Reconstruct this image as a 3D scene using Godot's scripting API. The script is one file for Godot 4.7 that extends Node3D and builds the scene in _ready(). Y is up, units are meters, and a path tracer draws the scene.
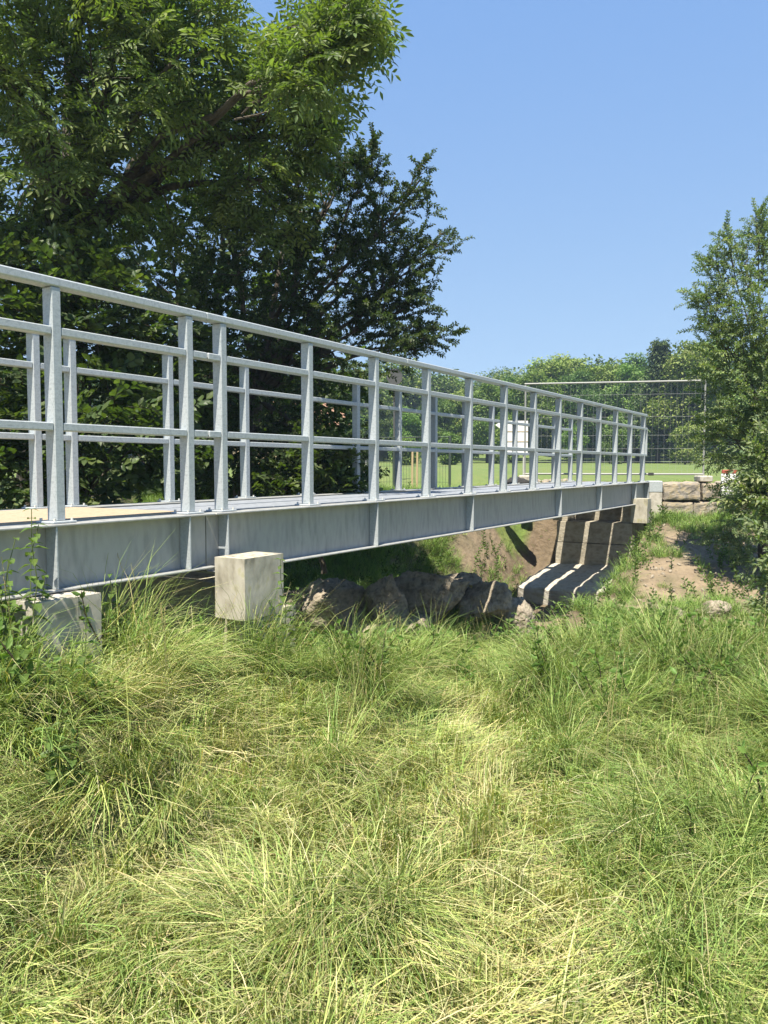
extends Node3D
# A galvanised steel footbridge over a creek, seen from the long grass on the near bank.

const YF := 1.29                       # height of the girders' top flange
const UP := Vector3.UP
var rng := RandomNumberGenerator.new()
var taken := {}
var M := {}
var D := Vector3(0.5192, 0, -0.8547)   # along the bridge, away from the camera
var N := Vector3(-0.8547, 0, -0.5192)  # across it, away from the camera
var P0 := Vector3(-1.114, YF, -5.473)
var na := FastNoiseLite.new()
var nb := FastNoiseLite.new()

# ------------------------------------------------------------------ mesh helpers
class Mb:
	var v := PackedVector3Array()
	var n := PackedVector3Array()
	var c := PackedColorArray()
	var col := Color.WHITE
	func tri(a: Vector3, b: Vector3, d: Vector3) -> void:
		var m := (b - a).cross(d - a).normalized()
		v.append(a); v.append(d); v.append(b)
		for i in 3:
			n.append(m); c.append(col)
	func trin(a: Vector3, b: Vector3, d: Vector3, p: Vector3, q: Vector3, r: Vector3) -> void:
		v.append(a); v.append(d); v.append(b)
		n.append(p); n.append(r); n.append(q)
		c.append(col); c.append(col); c.append(col)
	func quad(a: Vector3, b: Vector3, d: Vector3, e: Vector3) -> void:
		tri(a, b, d); tri(a, d, e)
	func facing(p: Array, out: Vector3) -> void:
		var m: Vector3 = (p[1] - p[0]).cross(p[2] - p[0])
		if m.dot(out) < 0.0:
			p.reverse()
		for i in range(1, p.size() - 1):
			tri(p[0], p[i], p[i + 1])
	func box(t: Transform3D, size: Vector3, b := 0.0) -> void:
		var h := size * 0.5
		b = minf(b, minf(h.x, minf(h.y, h.z)) * 0.9)
		var corner := func(s: Vector3, axis: int) -> Vector3:
			var p := Vector3(s.x * (h.x - b), s.y * (h.y - b), s.z * (h.z - b))
			p[axis] = s[axis] * h[axis]
			return t * p
		var mid := t.origin
		for axis in 3:
			var i := (axis + 1) % 3
			var j := (axis + 2) % 3
			for s in [-1.0, 1.0]:
				var ps := []
				for q in [[-1, -1], [1, -1], [1, 1], [-1, 1]]:
					var k := Vector3.ZERO
					k[axis] = s; k[i] = q[0]; k[j] = q[1]
					ps.append(corner.call(k, axis))
				facing(ps, (ps[0] + ps[2]) * 0.5 - mid)
			if b > 0.0:
				for si in [-1.0, 1.0]:
					for sj in [-1.0, 1.0]:
						var ka := Vector3.ZERO
						ka[i] = si; ka[j] = sj; ka[axis] = -1.0
						var kb := ka
						kb[axis] = 1.0
						facing([corner.call(ka, i), corner.call(kb, i), corner.call(kb, j), corner.call(ka, j)], t.basis * (ka + kb))
		if b > 0.0:
			for sx in [-1.0, 1.0]:
				for sy in [-1.0, 1.0]:
					for sz in [-1.0, 1.0]:
						var k := Vector3(sx, sy, sz)
						facing([corner.call(k, 0), corner.call(k, 1), corner.call(k, 2)], t.basis * k)
	func at(x0: float, x1: float, y0: float, y1: float, z0: float, z1: float, b := 0.0) -> void:
		box(Transform3D(Basis(), Vector3(x0 + x1, y0 + y1, z0 + z1) * 0.5), Vector3(absf(x1 - x0), absf(y1 - y0), absf(z1 - z0)), b)
	func tube(p: PackedVector3Array, r: PackedFloat32Array, sides := 7) -> void:
		var ring := []
		var nor := []
		for i in p.size():
			var dir := (p[mini(i + 1, p.size() - 1)] - p[maxi(i - 1, 0)]).normalized()
			var side := dir.cross(Vector3.UP if absf(dir.y) < 0.9 else Vector3.RIGHT).normalized()
			var other := side.cross(dir).normalized()
			var rr := PackedVector3Array()
			var rn := PackedVector3Array()
			for k in sides:
				var a := TAU * k / sides
				var o := side * cos(a) + other * sin(a)
				rr.append(p[i] + o * r[i]); rn.append(o)
			ring.append(rr); nor.append(rn)
		for i in p.size() - 1:
			for k in sides:
				var l := (k + 1) % sides
				trin(ring[i][k], ring[i + 1][l], ring[i][l], nor[i][k], nor[i + 1][l], nor[i][l])
				trin(ring[i][k], ring[i + 1][k], ring[i + 1][l], nor[i][k], nor[i + 1][k], nor[i + 1][l])
		for e in [0, p.size() - 1]:
			var mid := p[e]
			var outw := p[e] - p[1 if e == 0 else e - 1]
			for k in sides:
				facing([mid, ring[e][k], ring[e][(k + 1) % sides]], outw)
	func mesh() -> ArrayMesh:
		var a := []
		a.resize(Mesh.ARRAY_MAX)
		a[Mesh.ARRAY_VERTEX] = v
		a[Mesh.ARRAY_NORMAL] = n
		a[Mesh.ARRAY_COLOR] = c
		var m := ArrayMesh.new()
		m.add_surface_from_arrays(Mesh.PRIMITIVE_TRIANGLES, a)
		return m

func ss(a: float, b: float, x: float) -> float:
	return smoothstep(a, b, x) if a < b else 1.0 - smoothstep(b, a, x)

func numbered(called: String) -> String:
	var k: int = taken.get(called, 0)
	taken[called] = k + 1
	return called if k == 0 else "%s_%03d" % [called, k]

func tag(o: Node3D, label := "", category := "", group := "", kind := "") -> Node3D:
	if label: o.set_meta("label", label)
	if category: o.set_meta("category", category)
	if group: o.set_meta("group", group)
	if kind: o.set_meta("kind", kind)
	return o

func thing(called: String, label: String, category: String, at := Vector3.ZERO, turn := 0.0, group := "") -> Node3D:
	var o := Node3D.new()
	o.name = numbered(called)
	add_child(o)
	o.position = at
	o.rotation.y = turn
	tag(o, label, category, group)
	return o

func put(called: String, m: Mesh, mat: Material, parent: Node3D = null) -> MeshInstance3D:
	var o := MeshInstance3D.new()
	o.mesh = m
	o.material_override = mat
	o.name = numbered(called) if parent == null else called
	if parent == null: add_child(o)
	else: parent.add_child(o, true)
	return o

func scatter(called: String, m: Mesh, mat: Material, ts: Array, cs: Array, parent: Node3D = null) -> MultiMeshInstance3D:
	var mm := MultiMesh.new()
	mm.transform_format = MultiMesh.TRANSFORM_3D
	mm.use_colors = true
	mm.mesh = m
	mm.instance_count = ts.size()
	for i in ts.size():
		mm.set_instance_transform(i, ts[i])
		mm.set_instance_color(i, cs[i])
	var o := MultiMeshInstance3D.new()
	o.multimesh = mm
	o.material_override = mat
	o.name = numbered(called) if parent == null else called
	o.set_meta("kind", "stuff")
	if parent == null: add_child(o)
	else: parent.add_child(o, true)
	return o

func rf(a: float, b: float) -> float:
	return rng.randf_range(a, b)

func bw(t: float, w: float, y: float) -> Vector3:   # a point given along and across the bridge
	return Vector3(P0.x, 0, P0.z) + D * t + N * w + Vector3(0, y, 0)

func along(p: Vector3) -> float:
	return (p - P0).dot(D)

func across(p: Vector3) -> float:
	return (p - P0).dot(N)

# ------------------------------------------------------------------ materials
func noise_tex(seed_: int, freq: float, ramp: Array, size := 512, octaves := 5, kind := FastNoiseLite.TYPE_SIMPLEX_SMOOTH, cell := -1) -> NoiseTexture2D:
	var f := FastNoiseLite.new()
	f.seed = seed_
	f.frequency = freq
	f.noise_type = kind
	f.fractal_octaves = octaves
	if cell >= 0: f.cellular_return_type = cell
	var t := NoiseTexture2D.new()
	t.width = size
	t.height = size
	t.seamless = true
	t.noise = f
	if ramp.size():
		var g := Gradient.new()
		var offs := PackedFloat32Array()
		var cols := PackedColorArray()
		for i in ramp.size():
			offs.append(ramp[i][0])
			cols.append((ramp[i][1] as Color).linear_to_srgb())
		g.offsets = offs
		g.colors = cols
		t.color_ramp = g
	return t

func mat(rough: float, tex: Texture2D = null, scale := 1.0, bump: Texture2D = null, depth := 0.0, metal := 0.0, detail: Texture2D = null) -> StandardMaterial3D:
	var m := StandardMaterial3D.new()
	m.roughness = rough
	m.metallic = metal
	m.uv1_triplanar = true
	m.uv1_world_triplanar = true
	m.uv1_scale = Vector3.ONE * scale
	if tex: m.albedo_texture = tex
	if bump:
		m.heightmap_enabled = true
		m.heightmap_texture = bump
		m.heightmap_scale = depth
	if detail:
		m.detail_enabled = true
		m.detail_albedo = detail
		m.detail_blend_mode = BaseMaterial3D.BLEND_MODE_MUL
	return m

func leafy(back: Color, rough := 0.55) -> StandardMaterial3D:
	var m := StandardMaterial3D.new()
	m.vertex_color_use_as_albedo = true
	m.roughness = rough
	m.metallic_specular = 0.35
	m.backlight_enabled = true
	m.backlight = back
	m.cull_mode = BaseMaterial3D.CULL_DISABLED
	return m

func plain(c: Color, rough := 0.6, metal := 0.0) -> StandardMaterial3D:
	var m := StandardMaterial3D.new()
	m.albedo_color = c.linear_to_srgb()
	m.roughness = rough
	m.metallic = metal
	return m

func L(r: float, g: float, b: float) -> Color:
	return Color(r, g, b)

func make_materials() -> void:
	var fine := noise_tex(3, 0.03, [], 512, 6)
	var grain := noise_tex(4, 0.11, [], 512, 4)
	M.steel = mat(0.5, noise_tex(11, 0.035, [[0.2, L(.30, .33, .345)], [0.42, L(.38, .415, .43)], [0.6, L(.43, .46, .475)], [0.85, L(.33, .36, .375)]], 512, 5), 2.0, grain, 0.03, 0.2)
	M.web = mat(0.55, noise_tex(12, 0.012, [[0.2, L(.26, .265, .255)], [0.45, L(.345, .35, .335)], [0.6, L(.37, .37, .355)], [0.85, L(.285, .29, .285)]], 512, 6), 0.8, grain, 0.03, 0.2)
	M.web.uv1_scale = Vector3(1.6, 0.35, 1.6)
	M.deck = mat(0.6, noise_tex(13, 0.03, [[0.2, L(.20, .22, .25)], [0.8, L(.29, .31, .34)]], 256, 5), 1.5, grain, 0.1, 0.1)
	M.board = mat(0.8, noise_tex(14, 0.02, [[0.2, L(.30, .23, .155)], [0.55, L(.38, .30, .205)], [0.8, L(.33, .26, .18)]], 512, 5), 1.2, grain, 0.1)
	M.concrete = mat(0.9, noise_tex(15, 0.011, [[0.12, L(.17, .155, .115)], [0.3, L(.31, .285, .225)], [0.5, L(.38, .355, .295)], [0.66, L(.41, .385, .32)], [0.78, L(.35, .33, .19)], [0.92, L(.26, .235, .175)]], 512, 7), 1.1, fine, 0.15)
	M.concrete.uv1_scale = Vector3(1.5, 0.6, 1.5)
	M.wet = mat(0.9, noise_tex(16, 0.011, [[0.15, L(.20, .175, .13)], [0.45, L(.33, .30, .235)], [0.6, L(.39, .355, .285)], [0.85, L(.26, .23, .165)]], 512, 7), 0.9, fine, 0.8)
	M.pale = mat(0.9, noise_tex(22, 0.012, [[0.12, L(.25, .23, .185)], [0.4, L(.37, .345, .29)], [0.6, L(.43, .40, .345)], [0.88, L(.30, .275, .225)]], 512, 7), 0.9, fine, 0.12)
	M.rock = mat(0.95, noise_tex(17, 0.012, [[0.12, L(.085, .07, .05)], [0.4, L(.24, .20, .15)], [0.6, L(.33, .285, .22)], [0.9, L(.16, .14, .095)]], 512, 7), 1.3, fine, 2.0)
	M.wallstone = mat(0.95, noise_tex(18, 0.010, [[0.1, L(.13, .115, .10)], [0.35, L(.24, .21, .175)], [0.55, L(.31, .25, .16)], [0.75, L(.27, .245, .215)], [0.95, L(.14, .125, .115)]], 512, 5), 0.8, fine, 0.9)
	M.bark = mat(0.95, noise_tex(19, 0.03, [[0.2, L(.05, .04, .03)], [0.6, L(.12, .10, .075)], [0.9, L(.08, .07, .05)]], 256, 5), 1.5, grain, 1.5)
	M.ground = mat(0.98, noise_tex(20, 0.02, [[0.15, L(.55, .55, .55)], [0.5, L(.95, .95, .95)], [0.85, L(.72, .72, .72)]], 1024, 8), 0.35, fine, 4.0)
	M.ground.vertex_color_use_as_albedo = true
	M.galv_thin = plain(L(.50, .50, .47), 0.55, 0.2)
	M.frame = plain(L(.26, .265, .25), 0.6, 0.2)
	M.wire = plain(L(.36, .37, .36), 0.6, 0.3)
	M.rubber = plain(L(.02, .02, .02), 0.8)
	M.white = mat(0.6, noise_tex(23, 0.02, [[0.2, L(.70, .70, .68)], [0.8, L(.80, .80, .79)]], 256, 4), 0.8)
	M.red = plain(L(.30, .07, .04), 0.6)
	M.dark = mat(0.9, noise_tex(24, 0.04, [[0.2, L(.012, .012, .012)], [0.8, L(.035, .033, .03)]], 256, 4), 1.0, fine, 1.0)
	M.fencedark = plain(L(.03, .045, .04), 0.6)
	M.stake = plain(L(.42, .33, .19), 0.9)
	M.signgrey = plain(L(.085, .085, .085), 0.6, 0.2)
	M.plaster = mat(0.9, noise_tex(25, 0.02, [[0.2, L(.52, .38, .24)], [0.8, L(.60, .45, .30)]], 256, 4), 0.4)
	M.tile = mat(0.9, noise_tex(26, 0.05, [[0.2, L(.20, .11, .07)], [0.8, L(.30, .17, .10)]], 256, 4), 0.6, grain, 2.0)
	M.glass = plain(L(.03, .04, .05), 0.1)
	M.grass = leafy(Color(0.76, 0.76, 0.45), 0.5)
	M.leaf = leafy(Color(0.90, 0.98, 0.50), 0.42)
	M.far_leaf = leafy(Color(0.68, 0.78, 0.36), 0.6)

# ------------------------------------------------------------------ ground
func height(x: float, z: float) -> float:
	var d := -z
	var p := Vector3(x, YF, z)
	var t := along(p)
	var w := across(p)
	# the near bank: rough, rising to the bridge's near abutment
	var near := 0.02 + 0.05 * na.get_noise_2d(x * 40.0, z * 40.0)
	near += 0.24 * ss(1.2, -0.4, t) * ss(-1.9, -0.5, w)
	near += 0.26 * ss(-0.5, -1.3, t) * ss(-1.6, -0.4, w)
	near += 0.75 * ss(-2.5, -8.0, t) * ss(-1.2, 0.5, w)
	# the far bank, up to the lawn
	var field := 1.28 + maxf(0.0, d - 17.0) * 0.012 - 0.24 * ss(2.6, 1.2, x) * ss(30.0, 17.0, d)
	field += 26.0 * ss(95.0, 330.0, d)
	var lumps := 0.09 * na.get_noise_2d(x * 30.0 + 90.0, z * 30.0) + 0.04 * nb.get_noise_2d(x * 60.0, z * 60.0)
	var left := lerpf(-0.75, -0.2, ss(9.8, 11.0, d)) + 0.75 * ss(11.0, 13.2, d) + 0.7 * ss(13.0, 15.8, d)
	var right := -0.80 + 0.35 * ss(9.8, 11.6, d) + 0.45 * ss(11.6, 13.6, d) + 0.58 * ss(13.2, 15.3, d)
	right += 0.67 * ss(15.75, 16.0, d)
	var far := lerpf(left, right, ss(2.6, 3.8, x + 0.25 * (14.0 - d))) + lumps * ss(17.0, 15.0, d)
	far = minf(far, field) if d < 16.1 else field
	# scour hollow in front of the far abutment
	var hollow := ss(5.6, 7.2, t) * ss(12.4, 11.6, t) * ss(-0.35, 0.0, w) * ss(3.3, 1.75, w)
	far = lerpf(far, minf(far, lerpf(-1.0, -0.8, ss(7.5, 9.5, t))), hollow)
	# the near edge of the channel
	var edge := 6.35 + 0.22 * clampf(x, -3.0, 8.0) + 0.25 * nb.get_noise_2d(x * 25.0, 7.0)
	if x < -0.5: edge = minf(edge, 6.2 + 0.45 * (x + 0.5))
	edge = lerpf(edge, 5.35, ss(1.2, 0.2, t) * 0.0)
	if t < 0.9 and w > -0.4: edge = maxf(edge, d + (0.9 - t))
	var k := ss(edge, edge + 1.3, d)
	var bed := -0.78 + 0.05 * nb.get_noise_2d(x * 50.0, z * 50.0)
	var h := lerpf(near, bed, k)
	return lerpf(h, far, ss(9.4, 10.6, d))

func ground_colour(x: float, z: float, y: float) -> Color:
	var d := -z
	var s := na.get_noise_2d(x * 55.0, z * 55.0) * 0.5 + nb.get_noise_2d(x * 110.0, z * 110.0) * 0.5
	var t := along(Vector3(x, YF, z))
	var w := across(Vector3(x, YF, z))
	var soil := L(.14, .105, .068)
	var sand := L(.245, .19, .125)
	var turf := L(.10, .11, .045)
	if t > 5.4 and t < 12.6 and w > -0.6 and w < 2.3 and x > 1.2:
		return soil.lerp(sand, clampf(0.2 + s, 0, 1))
	if d > 15.9:
		return L(.115, .175, .035).lerp(L(.16, .195, .05), clampf(0.5 + s * 1.5, 0, 1))
	if d < 9.5:
		return L(.27, .25, .12).lerp(L(.15, .17, .06), clampf(0.4 + s, 0, 1))
	var c := sand.lerp(soil, clampf(0.25 + s * 1.4, 0, 1))
	var grassy := clampf(ss(2.2, 1.0, x) * 0.8 + s * 1.2 + ss(14.3, 15.2, d) * 0.9 * ss(3.4, 4.2, x), 0, 1)
	return c.lerp(turf, grassy)

func make_ground() -> void:
	var xs := PackedFloat32Array()
	var zs := PackedFloat32Array()
	for v in [-900.0, -500.0, -300.0, -180.0, -110.0, -70.0, -45.0, -30.0, -20.0, -15.0]: xs.append(v)
	var x := -12.0
	while x < 12.01:
		xs.append(x); x += 0.16
	for v in [15.0, 20.0, 30.0, 45.0, 70.0, 110.0, 180.0, 300.0, 500.0, 900.0]: xs.append(v)
	for v in [400.0, 200.0, 100.0, 50.0, 25.0, 12.0, 7.0]: zs.append(v)
	var z := 4.0
	while z > -18.5:
		zs.append(z); z -= 0.14
	var q := 20.0
	while q < 1100.0:
		zs.append(-q); q *= 1.13
	var m := SurfaceTool.new()
	m.begin(Mesh.PRIMITIVE_TRIANGLES)
	for j in zs.size():
		for i in xs.size():
			var y := height(xs[i], zs[j])
			m.set_smooth_group(0)
			m.set_color(ground_colour(xs[i], zs[j], y))
			m.add_vertex(Vector3(xs[i], y, zs[j]))
	var w := xs.size()
	for j in zs.size() - 1:
		for i in w - 1:
			var a := j * w + i
			for k in [a, a + w + 1, a + 1, a, a + w, a + w + 1]:   # clockwise from above
				m.add_index(k)
	m.generate_normals()
	tag(put("ground", m.commit(), M.ground), "", "", "", "structure")

# ------------------------------------------------------------------ the bridge
func slab(parent: Node3D, called: String, mt: Material, x0: float, x1: float, y0: float, y1: float, w0: float, w1: float, b := 0.004) -> MeshInstance3D:
	var m := Mb.new()
	m.at(x0, x1, y0, y1, -w0, -w1, b)
	return put(called, m.mesh(), mt, parent)

func girder(parent: Node3D, t0: float, t1: float, w: float, depth: float, stiff: Array) -> void:
	var g := Mb.new()
	var pts := PackedVector2Array()
	var fw := 0.1
	var ft := 0.014
	g.at(t0, t1, -ft, 0.0, -w - fw, -w + fw, 0.004)
	g.at(t0, t1, -depth, -depth + ft, -w - fw, -w + fw, 0.004)
	g.at(t0, t1, -depth + ft, -ft, -w - 0.006, -w + 0.006)
	var o := put("girder", g.mesh(), M.web, parent)
	tag(o, "pale grey steel I-beam with wide flanges")
	for t in stiff:
		for s in [-1.0, 1.0]:
			var k := Mb.new()
			k.at(t - 0.006, t + 0.006, -depth + ft + 0.001, -ft - 0.001, -w + s * 0.008, -w + s * (fw - 0.004), 0.002)
			put("stiffener", k.mesh(), M.steel, o)

func railing(parent: Node3D, posts: Array, w: float, over0: float, over1: float, seams: Array) -> void:
	# each post a rectangular tube on a bolted base plate
	var post_mesh := Mb.new()
	post_mesh.at(-0.03, 0.03, 0.012, 1.268, -0.04, 0.04, 0.006)
	var pm := post_mesh.mesh()
	var plate := Mb.new()
	plate.at(-0.075, 0.075, 0.001, 0.013, -0.075, 0.075, 0.003)
	var plm := plate.mesh()
	var bolt := Mb.new()
	bolt.tube(PackedVector3Array([Vector3(0, 0.012, 0), Vector3(0, 0.028, 0)]), PackedFloat32Array([0.008, 0.008]), 6)
	var bm := bolt.mesh()
	var hi := posts[-1] as float
	var lo := posts[0] as float
	for t in posts:
		var o := put("post", pm, M.steel, parent)
		o.position = Vector3(t, 0, -w)
		put("base_plate", plm, M.steel, o)
		for q in [[-1, -1], [1, -1], [1, 1], [-1, 1]]:
			var b := put("bolt", bm, M.galv_thin, o)
			b.position = Vector3(q[0] * 0.055, 0, q[1] * 0.058)
	for y in [1.035, 0.523]:
		for i in posts.size() - 1:
			var r := Mb.new()
			r.at(posts[i] + 0.031, posts[i + 1] - 0.031, y - 0.022, y + 0.022, -w - 0.037, -w + 0.038, 0.005)
			put("rail", r.mesh(), M.steel, parent)
		for e in [[lo, over0], [hi, over1]]:
			if absf(e[1]) > 0.05:
				var r := Mb.new()
				var a: float = e[0] + signf(e[1]) * 0.031
				r.at(a, e[0] + e[1], y - 0.022, y + 0.022, -w - 0.037, -w + 0.038, 0.005)
				put("rail", r.mesh(), M.steel, parent)
	for e in [[lo, over0], [hi, over1]]:
		if e[1] > 0.16:
			var r := Mb.new()
			var a: float = e[0] + e[1]
			r.at(a - 0.022 + signf(e[1]) * 0.023, a + 0.022 + signf(e[1]) * 0.023, 0.501, 1.057, -w - 0.037, -w + 0.038, 0.005)
			put("end_bar", r.mesh(), M.steel, parent)
	var cuts := [lo - 0.02 + minf(over0, 0.0)] + seams + [hi + 0.05 + maxf(over1, 0.0) * 0.68]
	for i in cuts.size() - 1:
		var h := Mb.new()
		h.at(cuts[i] + 0.0015, cuts[i + 1] - 0.0015, 1.270, 1.318, -w - 0.048, -w + 0.044, 0.007)
		put("handrail", h.mesh(), M.steel, parent)

func make_bridge() -> void:
	var turn := deg_to_rad(90.0 - 31.28)
	var b := thing("footbridge", "long galvanised steel footbridge span with tall post railings over the creek", "bridge", P0, turn)
	var posts := []
	for k in 13: posts.append(k * 0.985)
	girder(b, -0.155, 12.05, 0.0, 0.407, [-0.036, 1.89, 3.88, 6.80, 8.77, 10.99, 11.98])
	girder(b, -0.155, 12.05, 1.4, 0.407, [-0.036, 1.89, 3.88, 6.80, 8.77, 10.99, 11.98])
	railing(b, posts, 0.0, -0.145, 0.17, [2.5, 8.45])
	var fp := []
	for k in 13: fp.append(k * 0.985 - 0.12)
	railing(b, fp, 1.4, -0.14, 0.0, [2.4, 8.3])
	var k := 0
	var t := -0.15
	while t < 12.0:
		var t1 := minf(t + 1.017, 12.04)
		slab(b, "deck_panel", M.deck, t + 0.003, t1 - 0.003, -0.045, -0.004 - 0.001 * (k % 2), 0.25, 0.67)
		slab(b, "deck_panel", M.deck, t + 0.003, t1 - 0.003, -0.045, -0.005 + 0.001 * (k % 2), 0.76, 1.14)
		t = t1
		k += 1
	for c in 7:
		var m := Mb.new()
		var x := 0.55 + c * 1.85
		m.at(x - 0.05, x + 0.05, -0.17, -0.047, -0.008, -1.392, 0.003)
		put("cross_beam", m.mesh(), M.web, b)
	# the short approach span, standing on its own
	var a := thing("approach_span", "short near span of the footbridge with a tan deck, beyond the near joint", "bridge", P0, turn)
	girder(a, -5.2, -0.165, 0.0, 0.365, [-0.39, -1.37, -2.36, -3.3])
	girder(a, -5.2, -0.165, 1.4, 0.365, [-0.39, -1.37, -2.36, -3.3])
	var ap := [-4.25, -3.265, -2.28, -1.30, -0.315]
	railing(a, ap, 0.0, 0.0, 0.158, [])
	var ap2 := [-4.4, -3.4, -2.4, -1.415, -0.43]
	railing(a, ap2, 1.4, 0.0, 0.158, [])
	t = -5.2
	while t < -0.2:
		var t1 := minf(t + 0.84, -0.17)
		slab(a, "deck_panel", M.board, t + 0.002, t1 - 0.002, -0.05, 0.004, 0.102, 1.298, 0.003)
		t = t1

func lump_box(t: Transform3D, size: Vector3, rough: float, seed_: int, cells := 6) -> Mb:
	# a box whose faces are gridded and roughened, its corners worn
	var m := Mb.new()
	var f := FastNoiseLite.new()
	f.seed = seed_
	f.frequency = 1.0
	f.fractal_octaves = 4
	var place := func(p: Vector3) -> Vector3:
		var q := p * size * 0.5
		var wear := 0.0
		var e := [absf(p.x), absf(p.y), absf(p.z)]
		e.sort()
		wear = maxf(0.0, e[1] - 0.78) / 0.22
		var g := 1.0 - 0.25 * wear * wear * rough / maxf(0.02, size[size.min_axis_index()]) * 2.0
		q *= g
		q += Vector3(f.get_noise_3dv(q * 3.0), f.get_noise_3dv(q * 3.0 + Vector3(9, 3, 1)), f.get_noise_3dv(q * 3.0 + Vector3(4, 8, 2))) * rough
		q += q.normalized() * f.get_noise_3dv(q * 11.0) * rough * 0.35
		return t * q
	for axis in 3:
		var i := (axis + 1) % 3
		var j := (axis + 2) % 3
		for s in [-1.0, 1.0]:
			for u in cells:
				for v in cells:
					var ps := []
					for q in [[0, 0], [1, 0], [1, 1], [0, 1]]:
						var p := Vector3.ZERO
						p[axis] = s
						p[i] = -1.0 + 2.0 * (u + q[0]) / cells
						p[j] = -1.0 + 2.0 * (v + q[1]) / cells
						ps.append(place.call(p))
					var nrm := Vector3.ZERO
					nrm[axis] = s
					m.facing(ps, t.basis * nrm)
	return m

func rock_mesh(size: Vector3, seed_: int, sharp := 0.16) -> ArrayMesh:
	# a boulder: a rounded block cut by a few planes and roughened
	var r := RandomNumberGenerator.new()
	r.seed = seed_
	var f := FastNoiseLite.new()
	f.seed = seed_
	f.frequency = 1.0
	f.fractal_octaves = 5
	var cuts := []
	for k in 12:
		cuts.append([Vector3(r.randf_range(-1, 1), r.randf_range(-0.6, 1), r.randf_range(-1, 1)).normalized(), r.randf_range(0.60, 0.88)])
	var nu := 44
	var nv := 28
	var st := SurfaceTool.new()
	st.begin(Mesh.PRIMITIVE_TRIANGLES)
	for j in nv + 1:
		for i in nu:
			var th := PI * j / nv
			var ph := TAU * i / nu
			var p := Vector3(sin(th) * cos(ph), cos(th), sin(th) * sin(ph))
			var q := p * 1.15 / pow(pow(absf(p.x), 4) + pow(absf(p.y), 4) + pow(absf(p.z), 4), 0.25) * 0.9
			for c in cuts:
				var over: float = q.dot(c[0]) - c[1]
				if over > 0.0: q -= c[0] * over * 0.98
			q *= 1.0 + sharp * f.get_noise_3dv(q * 1.7) + sharp * 0.5 * f.get_noise_3dv(q * 5.0) - sharp * 0.45 * pow(1.0 - absf(f.get_noise_3dv(q * 2.1 + Vector3(5, 1, 2))), 6.0)
			st.set_smooth_group(0)
			st.add_vertex(q * size * 0.5)
	for j in nv:
		for i in nu:
			var a := j * nu + i
			var b := j * nu + (i + 1) % nu
			for k in [a, b + nu, b, a, a + nu, b + nu]:
				st.add_index(k)
	st.generate_normals()
	return st.commit()

func bt(t: float, w: float, y: float, turn := 0.0) -> Transform3D:
	return Transform3D(Basis(UP, deg_to_rad(90.0 - 31.28) + turn), bw(t, w, y))

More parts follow.
